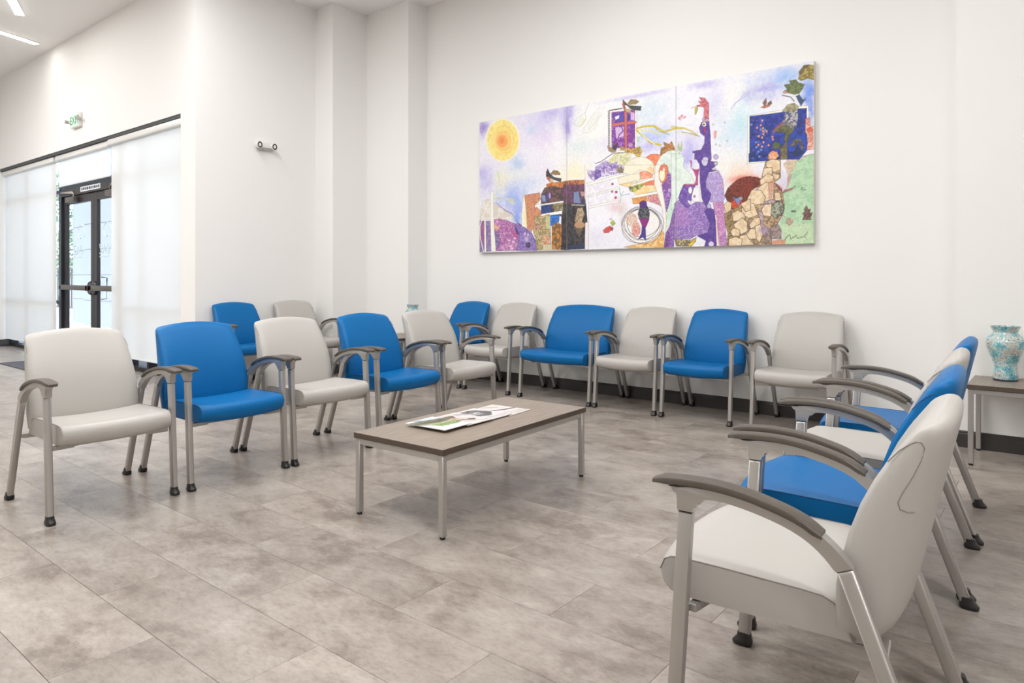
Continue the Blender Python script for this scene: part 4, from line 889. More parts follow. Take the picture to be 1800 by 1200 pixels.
('p','bc7cb0',[2801,406,2901,407,2924,119,2931,18,2864,20,2834,252],1,('d8a8cc',9,0.52)),
('p','f6d8d0',[2819,296,2834,296,2857,13,2838,13],1,None),
('p','a860a8',[2931,68,2929,51,2924,36,2916,25,2907,20,2896,20,2887,26,2879,38,2874,53,2872,70,2874,87,2879,102,2887,113,2896,119,2907,118,2916,112,2924,101,2929,85],0.9,('d0a0c8',8,0.5)),
('p','5a3f90',[2628,868,2774,852,2782,785,2812,775,2823,730,2789,712,2849,692,2766,685,2736,615,2736,549,2785,487,2774,444,2744,366,2812,347,2827,245,2834,14,2721,17,2736,67,2651,114,2751,140,2774,219,2721,331,2744,359,2698,450,2678,605,2674,767,2628,838],1,('6c50a0',20,0.6)),
('p','d2c8e0',[2754,785,2752,770,2747,758,2739,750,2730,746,2719,747,2710,753,2702,763,2697,776,2695,791,2697,805,2702,817,2710,826,2719,830,2730,829,2739,823,2747,813,2752,799],1,None),
('p','c0a8d4',[2852,814,2850,807,2846,800,2840,795,2833,793,2825,794,2818,798,2812,804,2808,811,2807,819,2808,827,2812,833,2818,838,2825,840,2833,839,2840,836,2846,830,2850,822],0.9,None),
('p','a898c0',[2845,757,2844,751,2841,746,2836,742,2830,740,2824,741,2818,744,2813,748,2810,754,2809,761,2810,767,2813,773,2818,776,2824,778,2830,777,2836,774,2841,770,2844,764],1,None),
('p','f0ecf0',[2838,758,2838,755,2836,752,2833,750,2830,749,2827,749,2824,751,2821,753,2819,756,2819,760,2819,763,2821,766,2824,768,2827,769,2830,769,2833,767,2836,765,2838,761],1,None),
('p','bcb0d4',[2785,378,2784,371,2780,364,2775,360,2768,358,2762,358,2755,361,2750,366,2746,373,2745,381,2746,388,2750,394,2755,399,2762,401,2768,401,2775,398,2780,393,2784,386],1,None),
('p','d4cce4',[2811,36,2810,27,2805,20,2798,15,2790,12,2781,12,2773,16,2766,21,2761,29,2760,37,2761,46,2766,53,2773,58,2781,61,2790,61,2798,58,2805,52,2810,44],1,None),
('p','d8c8e0',[2789,719,2827,716,2834,700,2797,704],1,None),
('p','7c6c54',[2429,92,2589,79,2643,100,2636,63,2596,20,2445,24],1,('c0b080',12,0.55)),
('p','e2c040',[2573,43,2643,96,2612,34,2565,21],1,None),
('p','c05a68',[2671,1377,2728,1360,2763,1304,2763,1173,2713,1180,2719,1274,2701,1286,2659,1294,2647,1307,2690,1308,2659,1346,2698,1329],1,('d47c80',16,0.5)),
('p','8c4c80',[2701,1182,2763,1173,2766,1136,2705,1144],1,('d0b4c4',8,0.5)),
('p','5f4494',[2694,1146,2766,1143,2778,1018,2782,901,2789,799,2624,816,2628,845,2667,856,2604,881,2608,892,2690,897,2721,952,2725,1010,2682,1052,2671,1098],1,('7054a4',20,0.6)),
('p','f3ead8',[2739,1121,2738,1115,2734,1109,2729,1105,2723,1104,2716,1105,2709,1108,2704,1113,2700,1120,2699,1127,2700,1134,2704,1140,2709,1143,2716,1145,2723,1144,2729,1141,2734,1135,2738,1129],1,None),
('p','54443c',[2723,1123,2723,1121,2721,1119,2720,1118,2717,1117,2715,1118,2713,1119,2711,1120,2710,1123,2709,1125,2710,1127,2711,1129,2713,1130,2715,1131,2717,1130,2720,1129,2721,1127,2723,1125],1,None),
('p','b03c6c',[2709,1085,2736,1089,2725,1032],1,None),
('p','d0c4dc',[2760,805,2758,799,2753,794,2746,790,2737,789,2727,790,2718,793,2711,798,2706,805,2705,811,2706,818,2711,823,2718,826,2727,828,2737,826,2746,823,2753,818,2758,812],1,None),
('p','b8ac50',[2632,1288,2655,1299,2659,1269,2640,1224,2629,1229],1,None),
('l','a08468',[2593,1286,2643,1304],4,1),
('p','c87c84',[2457,1217,2501,1248,2549,1218,2533,1206,2485,1190],0.75,('f0dce0',8,0.5)),
('p','d88c7c',[2808,1043,2823,1056,2842,1046,2831,982,2812,981],0.7,None),
('p','a8a890',[2811,1108,2810,1104,2809,1101,2806,1099,2802,1098,2799,1098,2795,1100,2792,1103,2791,1107,2790,1111,2791,1115,2792,1118,2795,1120,2799,1121,2802,1121,2806,1119,2809,1116,2810,1112],0.5,None),
('p','a8a890',[2923,1111,2922,1107,2920,1104,2918,1101,2914,1100,2911,1101,2907,1103,2905,1106,2903,1109,2902,1113,2903,1117,2905,1120,2907,1123,2911,1124,2914,1123,2918,1121,2920,1118,2922,1115],0.5,None),
('p','a8a890',[2875,912,2874,908,2872,905,2869,903,2866,902,2862,902,2859,904,2856,907,2854,910,2854,914,2854,918,2856,922,2859,924,2862,925,2866,924,2869,923,2872,920,2874,916],0.5,None),
('p','a8a890',[2841,927,2841,923,2839,920,2836,917,2832,916,2829,917,2825,919,2823,922,2821,925,2820,929,2821,933,2823,936,2825,939,2829,940,2832,939,2836,937,2839,935,2841,931],0.5,None),
('p','a8a890',[2941,947,2941,943,2939,940,2936,938,2933,937,2929,937,2926,939,2923,942,2921,946,2921,950,2921,953,2923,957,2926,959,2929,960,2933,959,2936,958,2939,955,2941,951],0.5,None),
('l','8c84cc',[2967,1222,3011,1272,3083,1310,3143,1350],5,0.5),
('l','9c94d4',[2997,1260,3069,1320,3143,1378],6,0.4),
('b','e87858',[3083,564,140,49],0.7),
('b','e06850',[3102,604,119,28],0.7),
('p','8c3c2c',[2909,464,2938,526,2982,565,3025,597,3083,613,3145,615,3145,474,3104,421,3069,360,3011,328,2967,338,2938,404],1,('5c2c24',14,0.5)),
('p','8a3a2a',[3045,602,3130,612,3200,603,3228,586,3221,524,3137,489,3109,407,3045,397],1,('642c24',14,0.5)),
('p','c8402c',[2967,402,3025,427,3083,395,3069,353,3004,336,2967,360],0.9,('d85838',14,0.5)),
('p','8c2c30',[3344,542,3377,525,3411,488,3407,441,3357,465],0.95,None),
('p','7894c8',[2978,451,3011,428,3047,439,3054,418,3033,370,3011,406],1,None),
('p','90a4b4',[3073,427,3072,422,3068,417,3064,414,3057,413,3051,413,3045,415,3040,419,3037,424,3036,430,3037,435,3040,439,3045,442,3051,444,3057,443,3064,441,3068,437,3072,432],1,None),
('p','d4d8e4',[3401,660,3431,623,3457,580,3450,492,3417,467,3351,548,3391,579],0.6,None),
('p','b9d8b2',[3457,586,3483,624,3516,635,3522,722,3574,743,3663,753,3666,-2,3404,5,3417,100,3377,170,3417,250,3431,358,3397,442,3450,492],1,('a9cca6',30,0.5)),
('p','cfe0a8',[3431,691,3516,729,3516,635,3470,619],0.8,None),
('p','dce4bc',[3404,182,3650,184,3663,5,3417,12],0.55,('c8dcb0',14,0.5)),
('p','c09080',[3417,692,3457,735,3522,722,3574,743,3650,755,3522,695,3509,635,3483,618,3457,580,3444,621],0.6,('d8b8a0',12,0.5)),
('p','cc8090',[3450,573,3490,610,3483,570,3457,492],0.6,None),
('p','b06870',[3397,442,3431,473,3483,483,3522,496,3483,469,3431,453],1,None),
('p','5c7a5c',[3576,195,3575,192,3571,193,3569,196,3571,198,3575,198],0.75,None),
('p','5c7a5c',[3615,53,3613,50,3609,50,3607,53,3609,56,3613,56],0.75,None),
('p','5c7a5c',[3603,67,3601,65,3597,65,3595,68,3597,71,3601,70],0.75,None),
('p','5c7a5c',[3441,399,3439,396,3435,396,3433,399,3435,402,3439,402],0.75,None),
('p','5c7a5c',[3648,256,3646,254,3642,254,3640,257,3642,260,3646,259],0.75,None),
('p','5c7a5c',[3638,630,3636,628,3633,628,3631,631,3633,634,3636,634],0.75,None),
('p','5c7a5c',[3542,546,3540,543,3536,543,3534,547,3536,549,3540,549],0.75,None),
('p','5c7a5c',[3559,314,3557,311,3553,312,3551,315,3553,317,3557,317],0.75,None),
('p','5c7a5c',[3499,75,3497,72,3493,73,3491,76,3493,78,3497,78],0.75,None),
('p','5c7a5c',[3608,601,3606,598,3603,599,3601,602,3603,604,3606,604],0.75,None),
('p','5c7a5c',[3615,615,3613,612,3610,612,3608,616,3610,618,3613,618],0.75,None),
('p','5c7a5c',[3575,627,3573,624,3569,625,3568,628,3569,631,3573,630],0.75,None),
('p','5c7a5c',[3435,110,3433,107,3429,107,3427,110,3429,113,3433,113],0.75,None),
('p','5c7a5c',[3483,573,3481,570,3477,571,3475,574,3477,576,3481,576],0.75,None),
('p','5c7a5c',[3656,100,3655,98,3651,98,3649,101,3651,103,3655,103],0.75,None),
('p','5c7a5c',[3501,43,3499,40,3495,41,3493,44,3495,46,3499,46],0.75,None),
('p','5c7a5c',[3558,241,3556,238,3552,238,3550,241,3552,244,3556,244],0.75,None),
('p','5c7a5c',[3482,58,3480,56,3476,56,3474,59,3476,62,3480,61],0.75,None),
('p','5c7a5c',[3592,37,3590,34,3586,34,3584,37,3586,40,3590,40],0.75,None),
('p','5c7a5c',[3637,501,3635,498,3631,499,3629,502,3631,505,3635,504],0.75,None),
('p','5c7a5c',[3517,605,3515,602,3512,603,3510,606,3512,608,3515,608],0.75,None),
('p','5c7a5c',[3468,681,3466,678,3462,679,3460,682,3462,685,3466,684],0.75,None),
('p','5c7a5c',[3504,297,3502,294,3498,294,3496,297,3498,300,3502,300],0.75,None),
('p','5c7a5c',[3435,248,3433,245,3429,245,3427,248,3429,251,3433,251],0.75,None),
('p','5c7a5c',[3512,504,3510,501,3506,501,3504,504,3506,507,3510,507],0.75,None),
('p','5c7a5c',[3620,375,3618,373,3614,373,3613,376,3614,379,3618,378],0.75,None),
('p','5c7a5c',[3507,383,3505,380,3501,380,3499,383,3501,386,3505,386],0.75,None),
('p','5c7a5c',[3595,674,3593,671,3589,672,3587,675,3589,678,3593,677],0.75,None),
('p','5c7a5c',[3655,692,3653,689,3649,689,3647,693,3649,695,3653,695],0.75,None),
('p','5c7a5c',[3605,122,3603,119,3599,119,3597,122,3599,125,3603,125],0.75,None),
('p','5c7a5c',[3439,169,3437,166,3433,166,3431,169,3433,172,3437,172],0.75,None),
('p','5c7a5c',[3519,313,3517,311,3513,311,3511,314,3513,317,3517,316],0.75,None),
('p','5c7a5c',[3476,49,3474,46,3470,46,3468,49,3470,52,3474,52],0.75,None),
('p','5c7a5c',[3480,190,3478,187,3474,187,3472,190,3474,193,3478,193],0.75,None),
('p','5c7a5c',[3645,52,3643,49,3639,50,3637,53,3639,55,3643,55],0.75,None),
('p','5c7a5c',[3514,472,3512,469,3508,469,3506,472,3508,475,3512,475],0.75,None),
('p','5c7a5c',[3554,172,3552,170,3549,170,3547,173,3549,176,3552,175],0.75,None),
('p','5c7a5c',[3460,196,3458,193,3454,193,3452,197,3454,199,3458,199],0.75,None),
('p','5c7a5c',[3615,111,3613,108,3610,108,3608,111,3610,114,3613,114],0.75,None),
('p','5c7a5c',[3443,56,3441,53,3437,54,3435,57,3437,59,3441,59],0.75,None),
('p','5c7a5c',[3574,71,3572,69,3568,69,3566,72,3568,75,3572,74],0.75,None),
('p','5c7a5c',[3513,69,3511,66,3507,67,3505,70,3507,72,3511,72],0.75,None),
('p','5c7a5c',[3559,498,3557,495,3553,496,3551,499,3553,501,3557,501],0.75,None),
('p','5c7a5c',[3507,598,3505,595,3501,595,3499,598,3501,601,3505,601],0.75,None),
('p','5c7a5c',[3591,16,3589,13,3586,13,3584,16,3586,19,3589,19],0.75,None),
('p','5c7a5c',[3472,693,3470,690,3466,690,3464,693,3466,696,3470,696],0.75,None),
('p','5c7a5c',[3657,336,3655,333,3652,334,3650,337,3652,339,3655,339],0.75,None),
('p','5c7a5c',[3528,554,3526,551,3522,551,3520,554,3522,557,3526,557],0.75,None),
('p','5c7a5c',[3570,136,3568,133,3564,133,3562,136,3564,139,3568,139],0.75,None),
('p','5c7a5c',[3539,423,3537,420,3533,420,3531,423,3533,426,3537,426],0.75,None),
('p','5c7a5c',[3447,77,3445,74,3442,75,3440,78,3442,80,3445,80],0.75,None),
('p','5c7a5c',[3442,379,3440,376,3436,376,3434,379,3436,382,3440,382],0.75,None),
('p','5c7a5c',[3625,620,3623,617,3619,617,3617,620,3619,623,3623,623],0.75,None),
('p','5c7a5c',[3601,48,3599,46,3595,46,3593,49,3595,51,3599,51],0.75,None),
('p','5c7a5c',[3578,163,3576,160,3572,160,3570,163,3572,166,3576,166],0.75,None),
('p','5c7a5c',[3459,419,3457,417,3453,417,3451,420,3453,423,3457,422],0.75,None),
('p','5c7a5c',[3469,127,3467,124,3463,125,3461,128,3463,130,3467,130],0.75,None),
('p','5c7a5c',[3502,403,3500,400,3496,401,3494,404,3496,406,3500,406],0.75,None),
('p','5c7a5c',[3660,114,3658,111,3654,112,3653,115,3654,117,3658,117],0.75,None),
('p','5c7a5c',[3655,392,3653,389,3649,390,3647,393,3649,395,3653,395],0.75,None),
('p','5c7a5c',[3546,205,3544,202,3540,203,3538,206,3540,208,3544,208],0.75,None),
('p','5c7a5c',[3544,514,3542,512,3538,512,3536,515,3538,518,3542,517],0.75,None),
('p','5c7a5c',[3527,618,3525,615,3521,615,3519,619,3521,621,3525,621],0.75,None),
('p','5c7a5c',[3521,24,3519,21,3515,21,3513,24,3515,27,3519,27],0.75,None),
('p','5c7a5c',[3651,271,3650,269,3646,269,3644,272,3646,275,3650,274],0.75,None),
('p','5c7a5c',[3549,481,3547,478,3543,478,3541,481,3543,484,3547,484],0.75,None),
('p','5c7a5c',[3612,106,3610,103,3606,103,3604,106,3606,109,3610,109],0.75,None),
('p','5c7a5c',[3517,167,3515,164,3512,164,3510,167,3512,170,3515,170],0.75,None),
('p','5c7a5c',[3610,227,3609,224,3605,224,3603,227,3605,230,3609,230],0.75,None),
('p','5c7a5c',[3586,182,3584,179,3580,180,3578,183,3580,185,3584,185],0.75,None),
('p','8a6858',[3574,215,3587,247,3574,268,3593,280,3587,301,3606,333,3619,299,3638,298,3631,272,3653,264,3638,231,3644,211],1,('6c4c48',10,0.5)),
('p','a87c70',[3437,194,3450,234,3483,239,3503,198,3464,166],0.8,('c8a898',9,0.5)),
('p','5c7468',[3522,288,3521,286,3518,284,3513,283,3506,282,3499,283,3493,284,3488,286,3484,288,3483,290,3484,292,3488,294,3493,295,3499,296,3506,295,3513,294,3518,292,3521,290],0.9,None),
('p','4c5c48',[3602,467,3601,461,3597,457,3591,454,3584,452,3577,453,3569,455,3564,459,3560,464,3558,470,3560,475,3564,480,3569,483,3577,484,3584,484,3591,481,3597,477,3601,472],0.7,('a9cca6',8,0.5)),
('l','5c5848',[3431,59,3470,98,3483,57,3522,89,3535,62,3587,74,3612,106],4,0.8),
('p','f5f2e4',[3116,1143,3396,1150,3535,1161,3620,1155,3623,1048,3603,1051,3607,1136,3542,1142,3396,1131,3135,1137,3131,762,3116,764],1,None),
('p','f5f2e4',[3112,814,3127,813,3127,739,3276,737,3276,724,3112,726],1,None),
('p','3446a4',[3134,1136,3396,1131,3542,1140,3607,1134,3607,959,3617,796,3549,718,3134,762],1,('2a3684',26,0.5)),
('p','2f3f9c',[3127,813,3417,780,3522,755,3470,734,3404,741,3276,734,3127,739],1,('22306c',16,0.5)),
('p','2c4cb8',[3452,944,3508,951,3603,882,3610,789,3535,741,3459,785],0.8,None),
('p','7c9cd4',[3206,859,3201,852,3191,851,3183,858,3183,866,3191,871,3201,868],0.8,None),
('p','7c9cd4',[3276,1001,3272,993,3262,993,3254,999,3254,1008,3262,1013,3272,1009],0.8,None),
('p','4a68b8',[3294,973,3290,965,3280,965,3272,971,3272,980,3280,985,3290,981],0.8,None),
('p','5c4ca4',[3238,1092,3234,1085,3224,1084,3216,1091,3216,1100,3224,1104,3234,1101],0.8,None),
('p','7c9cd4',[3267,981,3263,974,3253,973,3245,980,3245,988,3253,993,3263,990],0.8,None),
('p','7c9cd4',[3221,819,3216,812,3206,811,3198,817,3198,826,3206,831,3216,828],0.8,None),
('p','1c2c54',[3203,880,3199,873,3189,872,3181,879,3181,888,3189,892,3199,889],0.8,None),
('p','1c2c54',[3204,812,3199,805,3189,804,3181,810,3181,819,3189,824,3199,821],0.8,None),
('p','5c4ca4',[3297,763,3293,756,3283,755,3275,761,3275,770,3283,775,3293,772],0.8,None),
('p','4a68b8',[3172,768,3168,761,3158,760,3150,766,3150,775,3158,780,3168,777],0.8,None),
('p','1c2c54',[3277,772,3272,764,3262,763,3255,770,3255,779,3262,783,3272,780],0.8,None),
('p','1c2c54',[3194,1075,3189,1068,3179,1067,3171,1074,3171,1083,3179,1088,3189,1084],0.8,None),
('p','5c4ca4',[3177,837,3172,829,3162,828,3154,835,3154,844,3162,848,3172,845],0.8,None),
('p','7c9cd4',[3229,777,3224,770,3214,769,3207,775,3207,784,3214,789,3224,786],0.8,None),
('p','7c9cd4',[3245,831,3240,823,3231,822,3223,829,3223,838,3231,843,3240,839],0.8,None),
('p','4a68b8',[3259,1084,3255,1076,3245,1076,3237,1082,3237,1091,3245,1096,3255,1092],0.8,None),
('p','4a68b8',[3239,883,3235,875,3225,875,3217,881,3217,890,3225,895,3235,892],0.8,None),
('p','22345c',[3184,868,3180,861,3170,860,3162,866,3162,875,3170,880,3180,877],0.8,None),
('p','4a68b8',[3299,755,3294,748,3285,747,3277,753,3277,762,3285,767,3294,764],0.8,None),
('p','7c9cd4',[3159,1061,3155,1054,3144,1053,3136,1060,3136,1069,3144,1074,3155,1070],0.8,None),
('p','5c4ca4',[3296,924,3292,917,3282,916,3274,922,3274,931,3282,936,3292,933],0.8,None),
('p','1c2c54',[3156,948,3152,940,3142,939,3134,946,3134,955,3142,960,3152,956],0.8,None),
('p','4a68b8',[3251,1070,3246,1062,3236,1062,3228,1068,3228,1077,3236,1082,3246,1078],0.8,None),
('p','22345c',[3187,793,3182,786,3172,785,3164,791,3164,800,3172,805,3182,802],0.8,None),
('p','1c2c54',[3204,775,3199,767,3189,766,3181,773,3181,782,3189,786,3199,783],0.8,None),
('p','5c4ca4',[3281,856,3277,848,3267,848,3259,854,3259,863,3267,868,3277,864],0.8,None),
('p','5c4ca4',[3207,1088,3203,1081,3193,1080,3185,1087,3185,1096,3193,1100,3203,1097],0.8,None),
('p','5c4ca4',[3196,1001,3192,993,3182,993,3174,999,3174,1008,3182,1013,3192,1009],0.8,None),
('p','7c9cd4',[3202,902,3198,895,3188,894,3180,900,3180,909,3188,914,3198,911],0.8,None),
('p','5c4ca4',[3274,949,3270,941,3260,940,3252,947,3252,956,3260,960,3270,957],0.8,None),
('p','4a68b8',[3248,969,3243,961,3233,961,3225,967,3225,976,3233,981,3243,977],0.8,None),
('p','1c2c54',[3175,974,3170,966,3160,965,3152,972,3152,981,3160,986,3170,982],0.8,None),
('p','5c4ca4',[3294,760,3290,752,3280,751,3272,758,3272,766,3280,771,3290,768],0.8,None),
('p','22345c',[3165,824,3160,816,3150,816,3142,822,3142,831,3150,836,3160,833],0.8,None),
('p','5c4ca4',[3209,989,3204,981,3194,981,3186,987,3186,996,3194,1001,3204,997],0.8,None),
('p','5c4ca4',[3232,986,3228,978,3218,978,3210,984,3210,993,3218,998,3228,994],0.8,None),
('p','4a68b8',[3208,953,3203,945,3193,944,3185,951,3185,960,3193,965,3203,961],0.8,None),
('p','1c2c54',[3225,934,3221,927,3211,926,3203,932,3203,941,3211,946,3221,943],0.8,None),
('p','4a68b8',[3209,807,3204,800,3195,799,3187,805,3187,814,3195,819,3204,816],0.8,None),
('p','7c9cd4',[3241,1007,3236,1000,3226,999,3218,1006,3218,1015,3226,1019,3236,1016],0.8,None),
('p','7c9cd4',[3226,956,3221,948,3211,948,3203,954,3203,963,3211,968,3221,964],0.8,None),
('p','7c9cd4',[3293,984,3288,977,3279,976,3271,982,3271,991,3279,996,3288,993],0.8,None),
('p','5c4ca4',[3173,1097,3168,1090,3158,1089,3150,1096,3150,1105,3158,1109,3168,1106],0.8,None),
('p','22345c',[3295,1005,3291,997,3281,997,3273,1003,3273,1012,3281,1017,3291,1013],0.8,None),
('p','22345c',[3268,810,3264,803,3254,802,3246,808,3246,817,3254,822,3264,819],0.8,None),
('p','4a68b8',[3223,907,3219,899,3209,898,3201,905,3201,914,3209,918,3219,915],0.8,None),
('p','e4a098',[3252,1083,3251,1080,3249,1077,3247,1074,3244,1074,3240,1074,3237,1076,3235,1079,3233,1082,3233,1086,3233,1090,3235,1093,3237,1095,3240,1096,3244,1095,3247,1093,3249,1091,3251,1087],0.95,None),
('p','e4a098',[3241,1044,3240,1041,3238,1038,3236,1036,3233,1035,3229,1035,3226,1037,3224,1040,3222,1043,3222,1047,3222,1051,3224,1054,3226,1056,3229,1057,3233,1056,3236,1055,3238,1052,3240,1048],0.95,None),
('p','e4a098',[3208,1027,3207,1023,3205,1020,3203,1018,3200,1017,3196,1017,3193,1019,3191,1022,3189,1026,3189,1029,3189,1033,3191,1036,3193,1038,3196,1039,3200,1039,3203,1037,3205,1034,3207,1031],0.95,None),
('p','e4a098',[3259,1016,3258,1013,3257,1010,3254,1007,3251,1007,3248,1007,3245,1009,3242,1011,3240,1015,3240,1019,3240,1023,3242,1026,3245,1028,3248,1029,3251,1028,3254,1026,3257,1024,3258,1020],0.95,None),
('p','e4a098',[3288,987,3287,983,3286,980,3283,978,3280,977,3277,977,3274,979,3271,982,3270,985,3269,989,3270,993,3271,996,3274,998,3277,999,3280,999,3283,997,3286,994,3287,991],0.95,None),
('p','e4a098',[3262,965,3262,961,3260,958,3258,956,3255,955,3251,955,3248,957,3246,960,3244,963,3244,967,3244,971,3246,974,3248,976,3251,977,3255,976,3258,975,3260,972,3262,968],0.95,None),
('p','e4a098',[3252,937,3251,933,3249,930,3247,928,3244,927,3240,927,3237,929,3235,932,3233,935,3233,939,3233,943,3235,946,3237,948,3240,949,3244,948,3247,947,3249,944,3251,940],0.95,None),
('p','e4a098',[3262,895,3262,891,3260,888,3258,886,3255,885,3251,885,3248,887,3246,890,3244,893,3244,897,3244,901,3246,904,3248,906,3251,907,3255,907,3258,905,3260,902,3262,899],0.95,None),
('p','e4a098',[3219,878,3218,874,3216,871,3214,869,3211,868,3207,869,3204,870,3202,873,3200,877,3200,880,3200,884,3202,887,3204,889,3207,890,3211,890,3214,888,3216,886,3218,882],0.95,None),
('p','e4a098',[3222,951,3222,948,3220,945,3218,942,3214,941,3211,942,3208,944,3205,946,3204,950,3203,954,3204,957,3205,961,3208,963,3211,964,3214,963,3218,961,3220,959,3222,955],0.95,None),
('p','e4a098',[3259,991,3258,987,3257,984,3254,982,3251,981,3248,981,3245,983,3242,986,3240,989,3240,993,3240,997,3242,1000,3245,1002,3248,1003,3251,1003,3254,1001,3257,998,3258,994],0.95,None),
('p','e4a098',[3338,933,3338,929,3336,926,3333,924,3330,923,3327,924,3324,925,3322,928,3320,932,3319,935,3320,939,3322,942,3324,944,3327,945,3330,945,3333,943,3336,940,3338,937],0.95,None),
('p','e4a098',[3342,911,3341,907,3339,904,3337,902,3334,901,3331,901,3328,903,3325,906,3324,909,3323,913,3324,917,3325,920,3328,922,3331,923,3334,922,3337,921,3339,918,3341,915],0.95,None),
('p','e4a098',[3306,864,3305,861,3304,857,3301,855,3298,854,3295,855,3292,856,3289,859,3288,863,3287,866,3288,870,3289,873,3292,875,3295,876,3298,876,3301,874,3304,871,3305,868],0.95,None),
('p','e4a098',[3249,860,3249,856,3247,853,3245,851,3242,850,3238,850,3235,852,3233,855,3231,858,3230,862,3231,866,3233,869,3235,871,3238,872,3242,872,3245,870,3247,867,3249,864],0.95,None),
('p','6a6a48',[3336,973,3368,1013,3424,1026,3480,990,3508,965,3480,940,3452,872,3424,890,3438,953,3368,969],1,('545438',16,0.5)),
('p','5c6440',[3329,858,3347,892,3389,872,3396,828,3339,827],1,None),
('p','665c44',[3396,835,3452,886,3452,728,3396,734],1,('847450',14,0.5)),
('p','8c8468',[3410,1137,3452,1188,3508,1193,3542,1160,3535,1118,3452,1123],1,('b0a880',12,0.5)),
('p','585c78',[3438,1125,3535,1132,3542,1074,3522,978,3452,1044,3410,1043],0.9,('c8c0b0',12,0.5)),
('p','a8a088',[3389,1024,3452,1044,3508,1008,3508,965,3452,1015],0.8,('686450',8,0.5)),
('p','c47058',[3325,975,3375,1033,3396,1045,3452,1059,3339,958],0.5,None),
('p','7c6c54',[3473,841,3508,894,3563,887,3590,799,3563,795,3549,860,3508,822],0.9,('544c40',12,0.5)),
('l','3c3c48',[3452,872,3494,895,3549,945,3563,1043],7,1),
('p','2a3458',[3459,792,3508,787,3535,841,3563,788,3597,777,3535,741],0.9,None),
('p','e08c60',[3296,789,3325,815,3368,802,3382,765,3354,739,3296,745],1,('f0b890',12,0.5)),
('p','d88c78',[3597,1052,3630,1055,3637,976,3660,980,3660,791,3610,789,3617,901,3597,939],1,('e8b8a0',14,0.5)),
('p','cc5840',[3603,967,3650,974,3657,938,3617,930],0.8,None),
('p','59663f',[3424,1358,3480,1362,3466,1386,3522,1387,3542,1359,3590,1336,3576,1303,3549,1265,3508,1265,3452,1288,3424,1307,3452,1317],1,('74804e',12,0.5)),
('p','c08c6c',[3414,1309,3452,1310,3445,1282,3417,1287],0.8,None),
('p','3f5070',[3522,1248,3549,1258,3576,1211,3603,1214,3576,1183,3563,1160,3542,1202],1,None),
('l','4c5c50',[3410,1274,3480,1248,3508,1208],6,1),
('p','8a7a40',[3542,1387,3549,1450,3583,1493,3617,1494,3664,1478,3664,1358,3617,1381,3563,1369],1,('b09c58',14,0.5)),
('p','685838',[3542,1444,3590,1495,3637,1490,3590,1456,3556,1420],0.8,None),
('p','b87860',[3231,1200,3268,1216,3325,1222,3304,1196,3260,1188],1,None),
('p','8c6058',[3246,1235,3275,1274,3282,1229,3260,1210],1,None),
('p','6c5c60',[3289,1228,3318,1245,3325,1218,3296,1212],1,None),
('p','a8925e',[2909,306,2982,330,3145,418,3145,9,2931,15,2938,132,2916,205],1,('7c6448',12,0.5)),
('p','c4a878',[3109,407,3221,524,3269,728,3276,734,3397,728,3397,578,3344,542,3417,440,3431,344,3417,263,3324,104,3324,7,3045,15,3045,369],1,('8c7060',12,0.52)),
('p','8c78a8',[3221,316,3276,395,3344,466,3351,377,3255,355,3249,176,3214,205],0.6,('c8b8d0',10,0.5)),
('p','dfc39c',[3276,727,3324,743,3391,729,3397,646,3344,631,3276,686],1,('ecd6b4',26,0.5)),
('l','54443c',[3276,727,3324,743,3391,729,3397,646,3344,631,3276,686,3276,727],3.5,0.75),
('p','dfc39c',[3255,674,3324,674,3330,618,3276,589,3242,606],1,('ecd6b4',26,0.5)),
('l','54443c',[3255,674,3324,674,3330,618,3276,589,3242,606,3255,674],3.5,0.75),
('p','dfc39c',[3324,626,3391,606,3377,566,3344,569],1,('ecd6b4',26,0.5)),
('l','54443c',[3324,626,3391,606,3377,566,3344,569,3324,626],3.5,0.75),
('p','dfc39c',[3221,573,3290,629,3337,597,3337,556,3276,534,3228,531],1,('ecd6b4',26,0.5)),
('l','54443c',[3221,573,3290,629,3337,597,3337,556,3276,534,3228,531,3221,573],3.5,0.75),
('p','dfc39c',[3200,505,3276,554,3344,535,3337,405,3255,383,3200,415],1,('ecd6b4',26,0.5)),
('l','54443c',[3200,505,3276,554,3344,535,3337,405,3255,383,3200,415,3200,505],3.5,0.75),
('p','dfc39c',[3109,407,3151,495,3228,489,3269,424,3255,369,3172,361],1,('ecd6b4',26,0.5)),
('l','54443c',[3109,407,3151,495,3228,489,3269,424,3255,369,3172,361,3109,407],3.5,0.75),
('p','dfc39c',[3344,459,3391,456,3404,387,3351,390],1,('ecd6b4',26,0.5)),
('l','54443c',[3344,459,3391,456,3404,387,3351,390,3344,459],3.5,0.75),
('p','dfc39c',[3235,315,3262,362,3324,365,3317,255,3255,265],1,('ecd6b4',26,0.5)),
('l','54443c',[3235,315,3262,362,3324,365,3317,255,3255,265,3235,315],3.5,0.75),
('p','dfc39c',[3059,340,3116,392,3172,375,3207,275,3130,251,3073,282],1,('ecd6b4',26,0.5)),
('l','54443c',[3059,340,3116,392,3172,375,3207,275,3130,251,3073,282,3059,340],3.5,0.75),
('p','dfc39c',[3045,241,3088,253,3123,167,3081,113,3045,121],1,('ecd6b4',26,0.5)),
('l','54443c',[3045,241,3088,253,3123,167,3081,113,3045,121,3045,241],3.5,0.75),
('p','dfc39c',[3130,195,3172,249,3221,253,3228,197,3144,159],1,('ecd6b4',26,0.5)),
('l','54443c',[3130,195,3172,249,3221,253,3228,197,3144,159,3130,195],3.5,0.75),
('p','dfc39c',[3102,112,3144,159,3193,157,3200,66,3130,69],1,('ecd6b4',26,0.5)),
('l','54443c',[3102,112,3144,159,3193,157,3200,66,3130,69,3102,112],3.5,0.75),
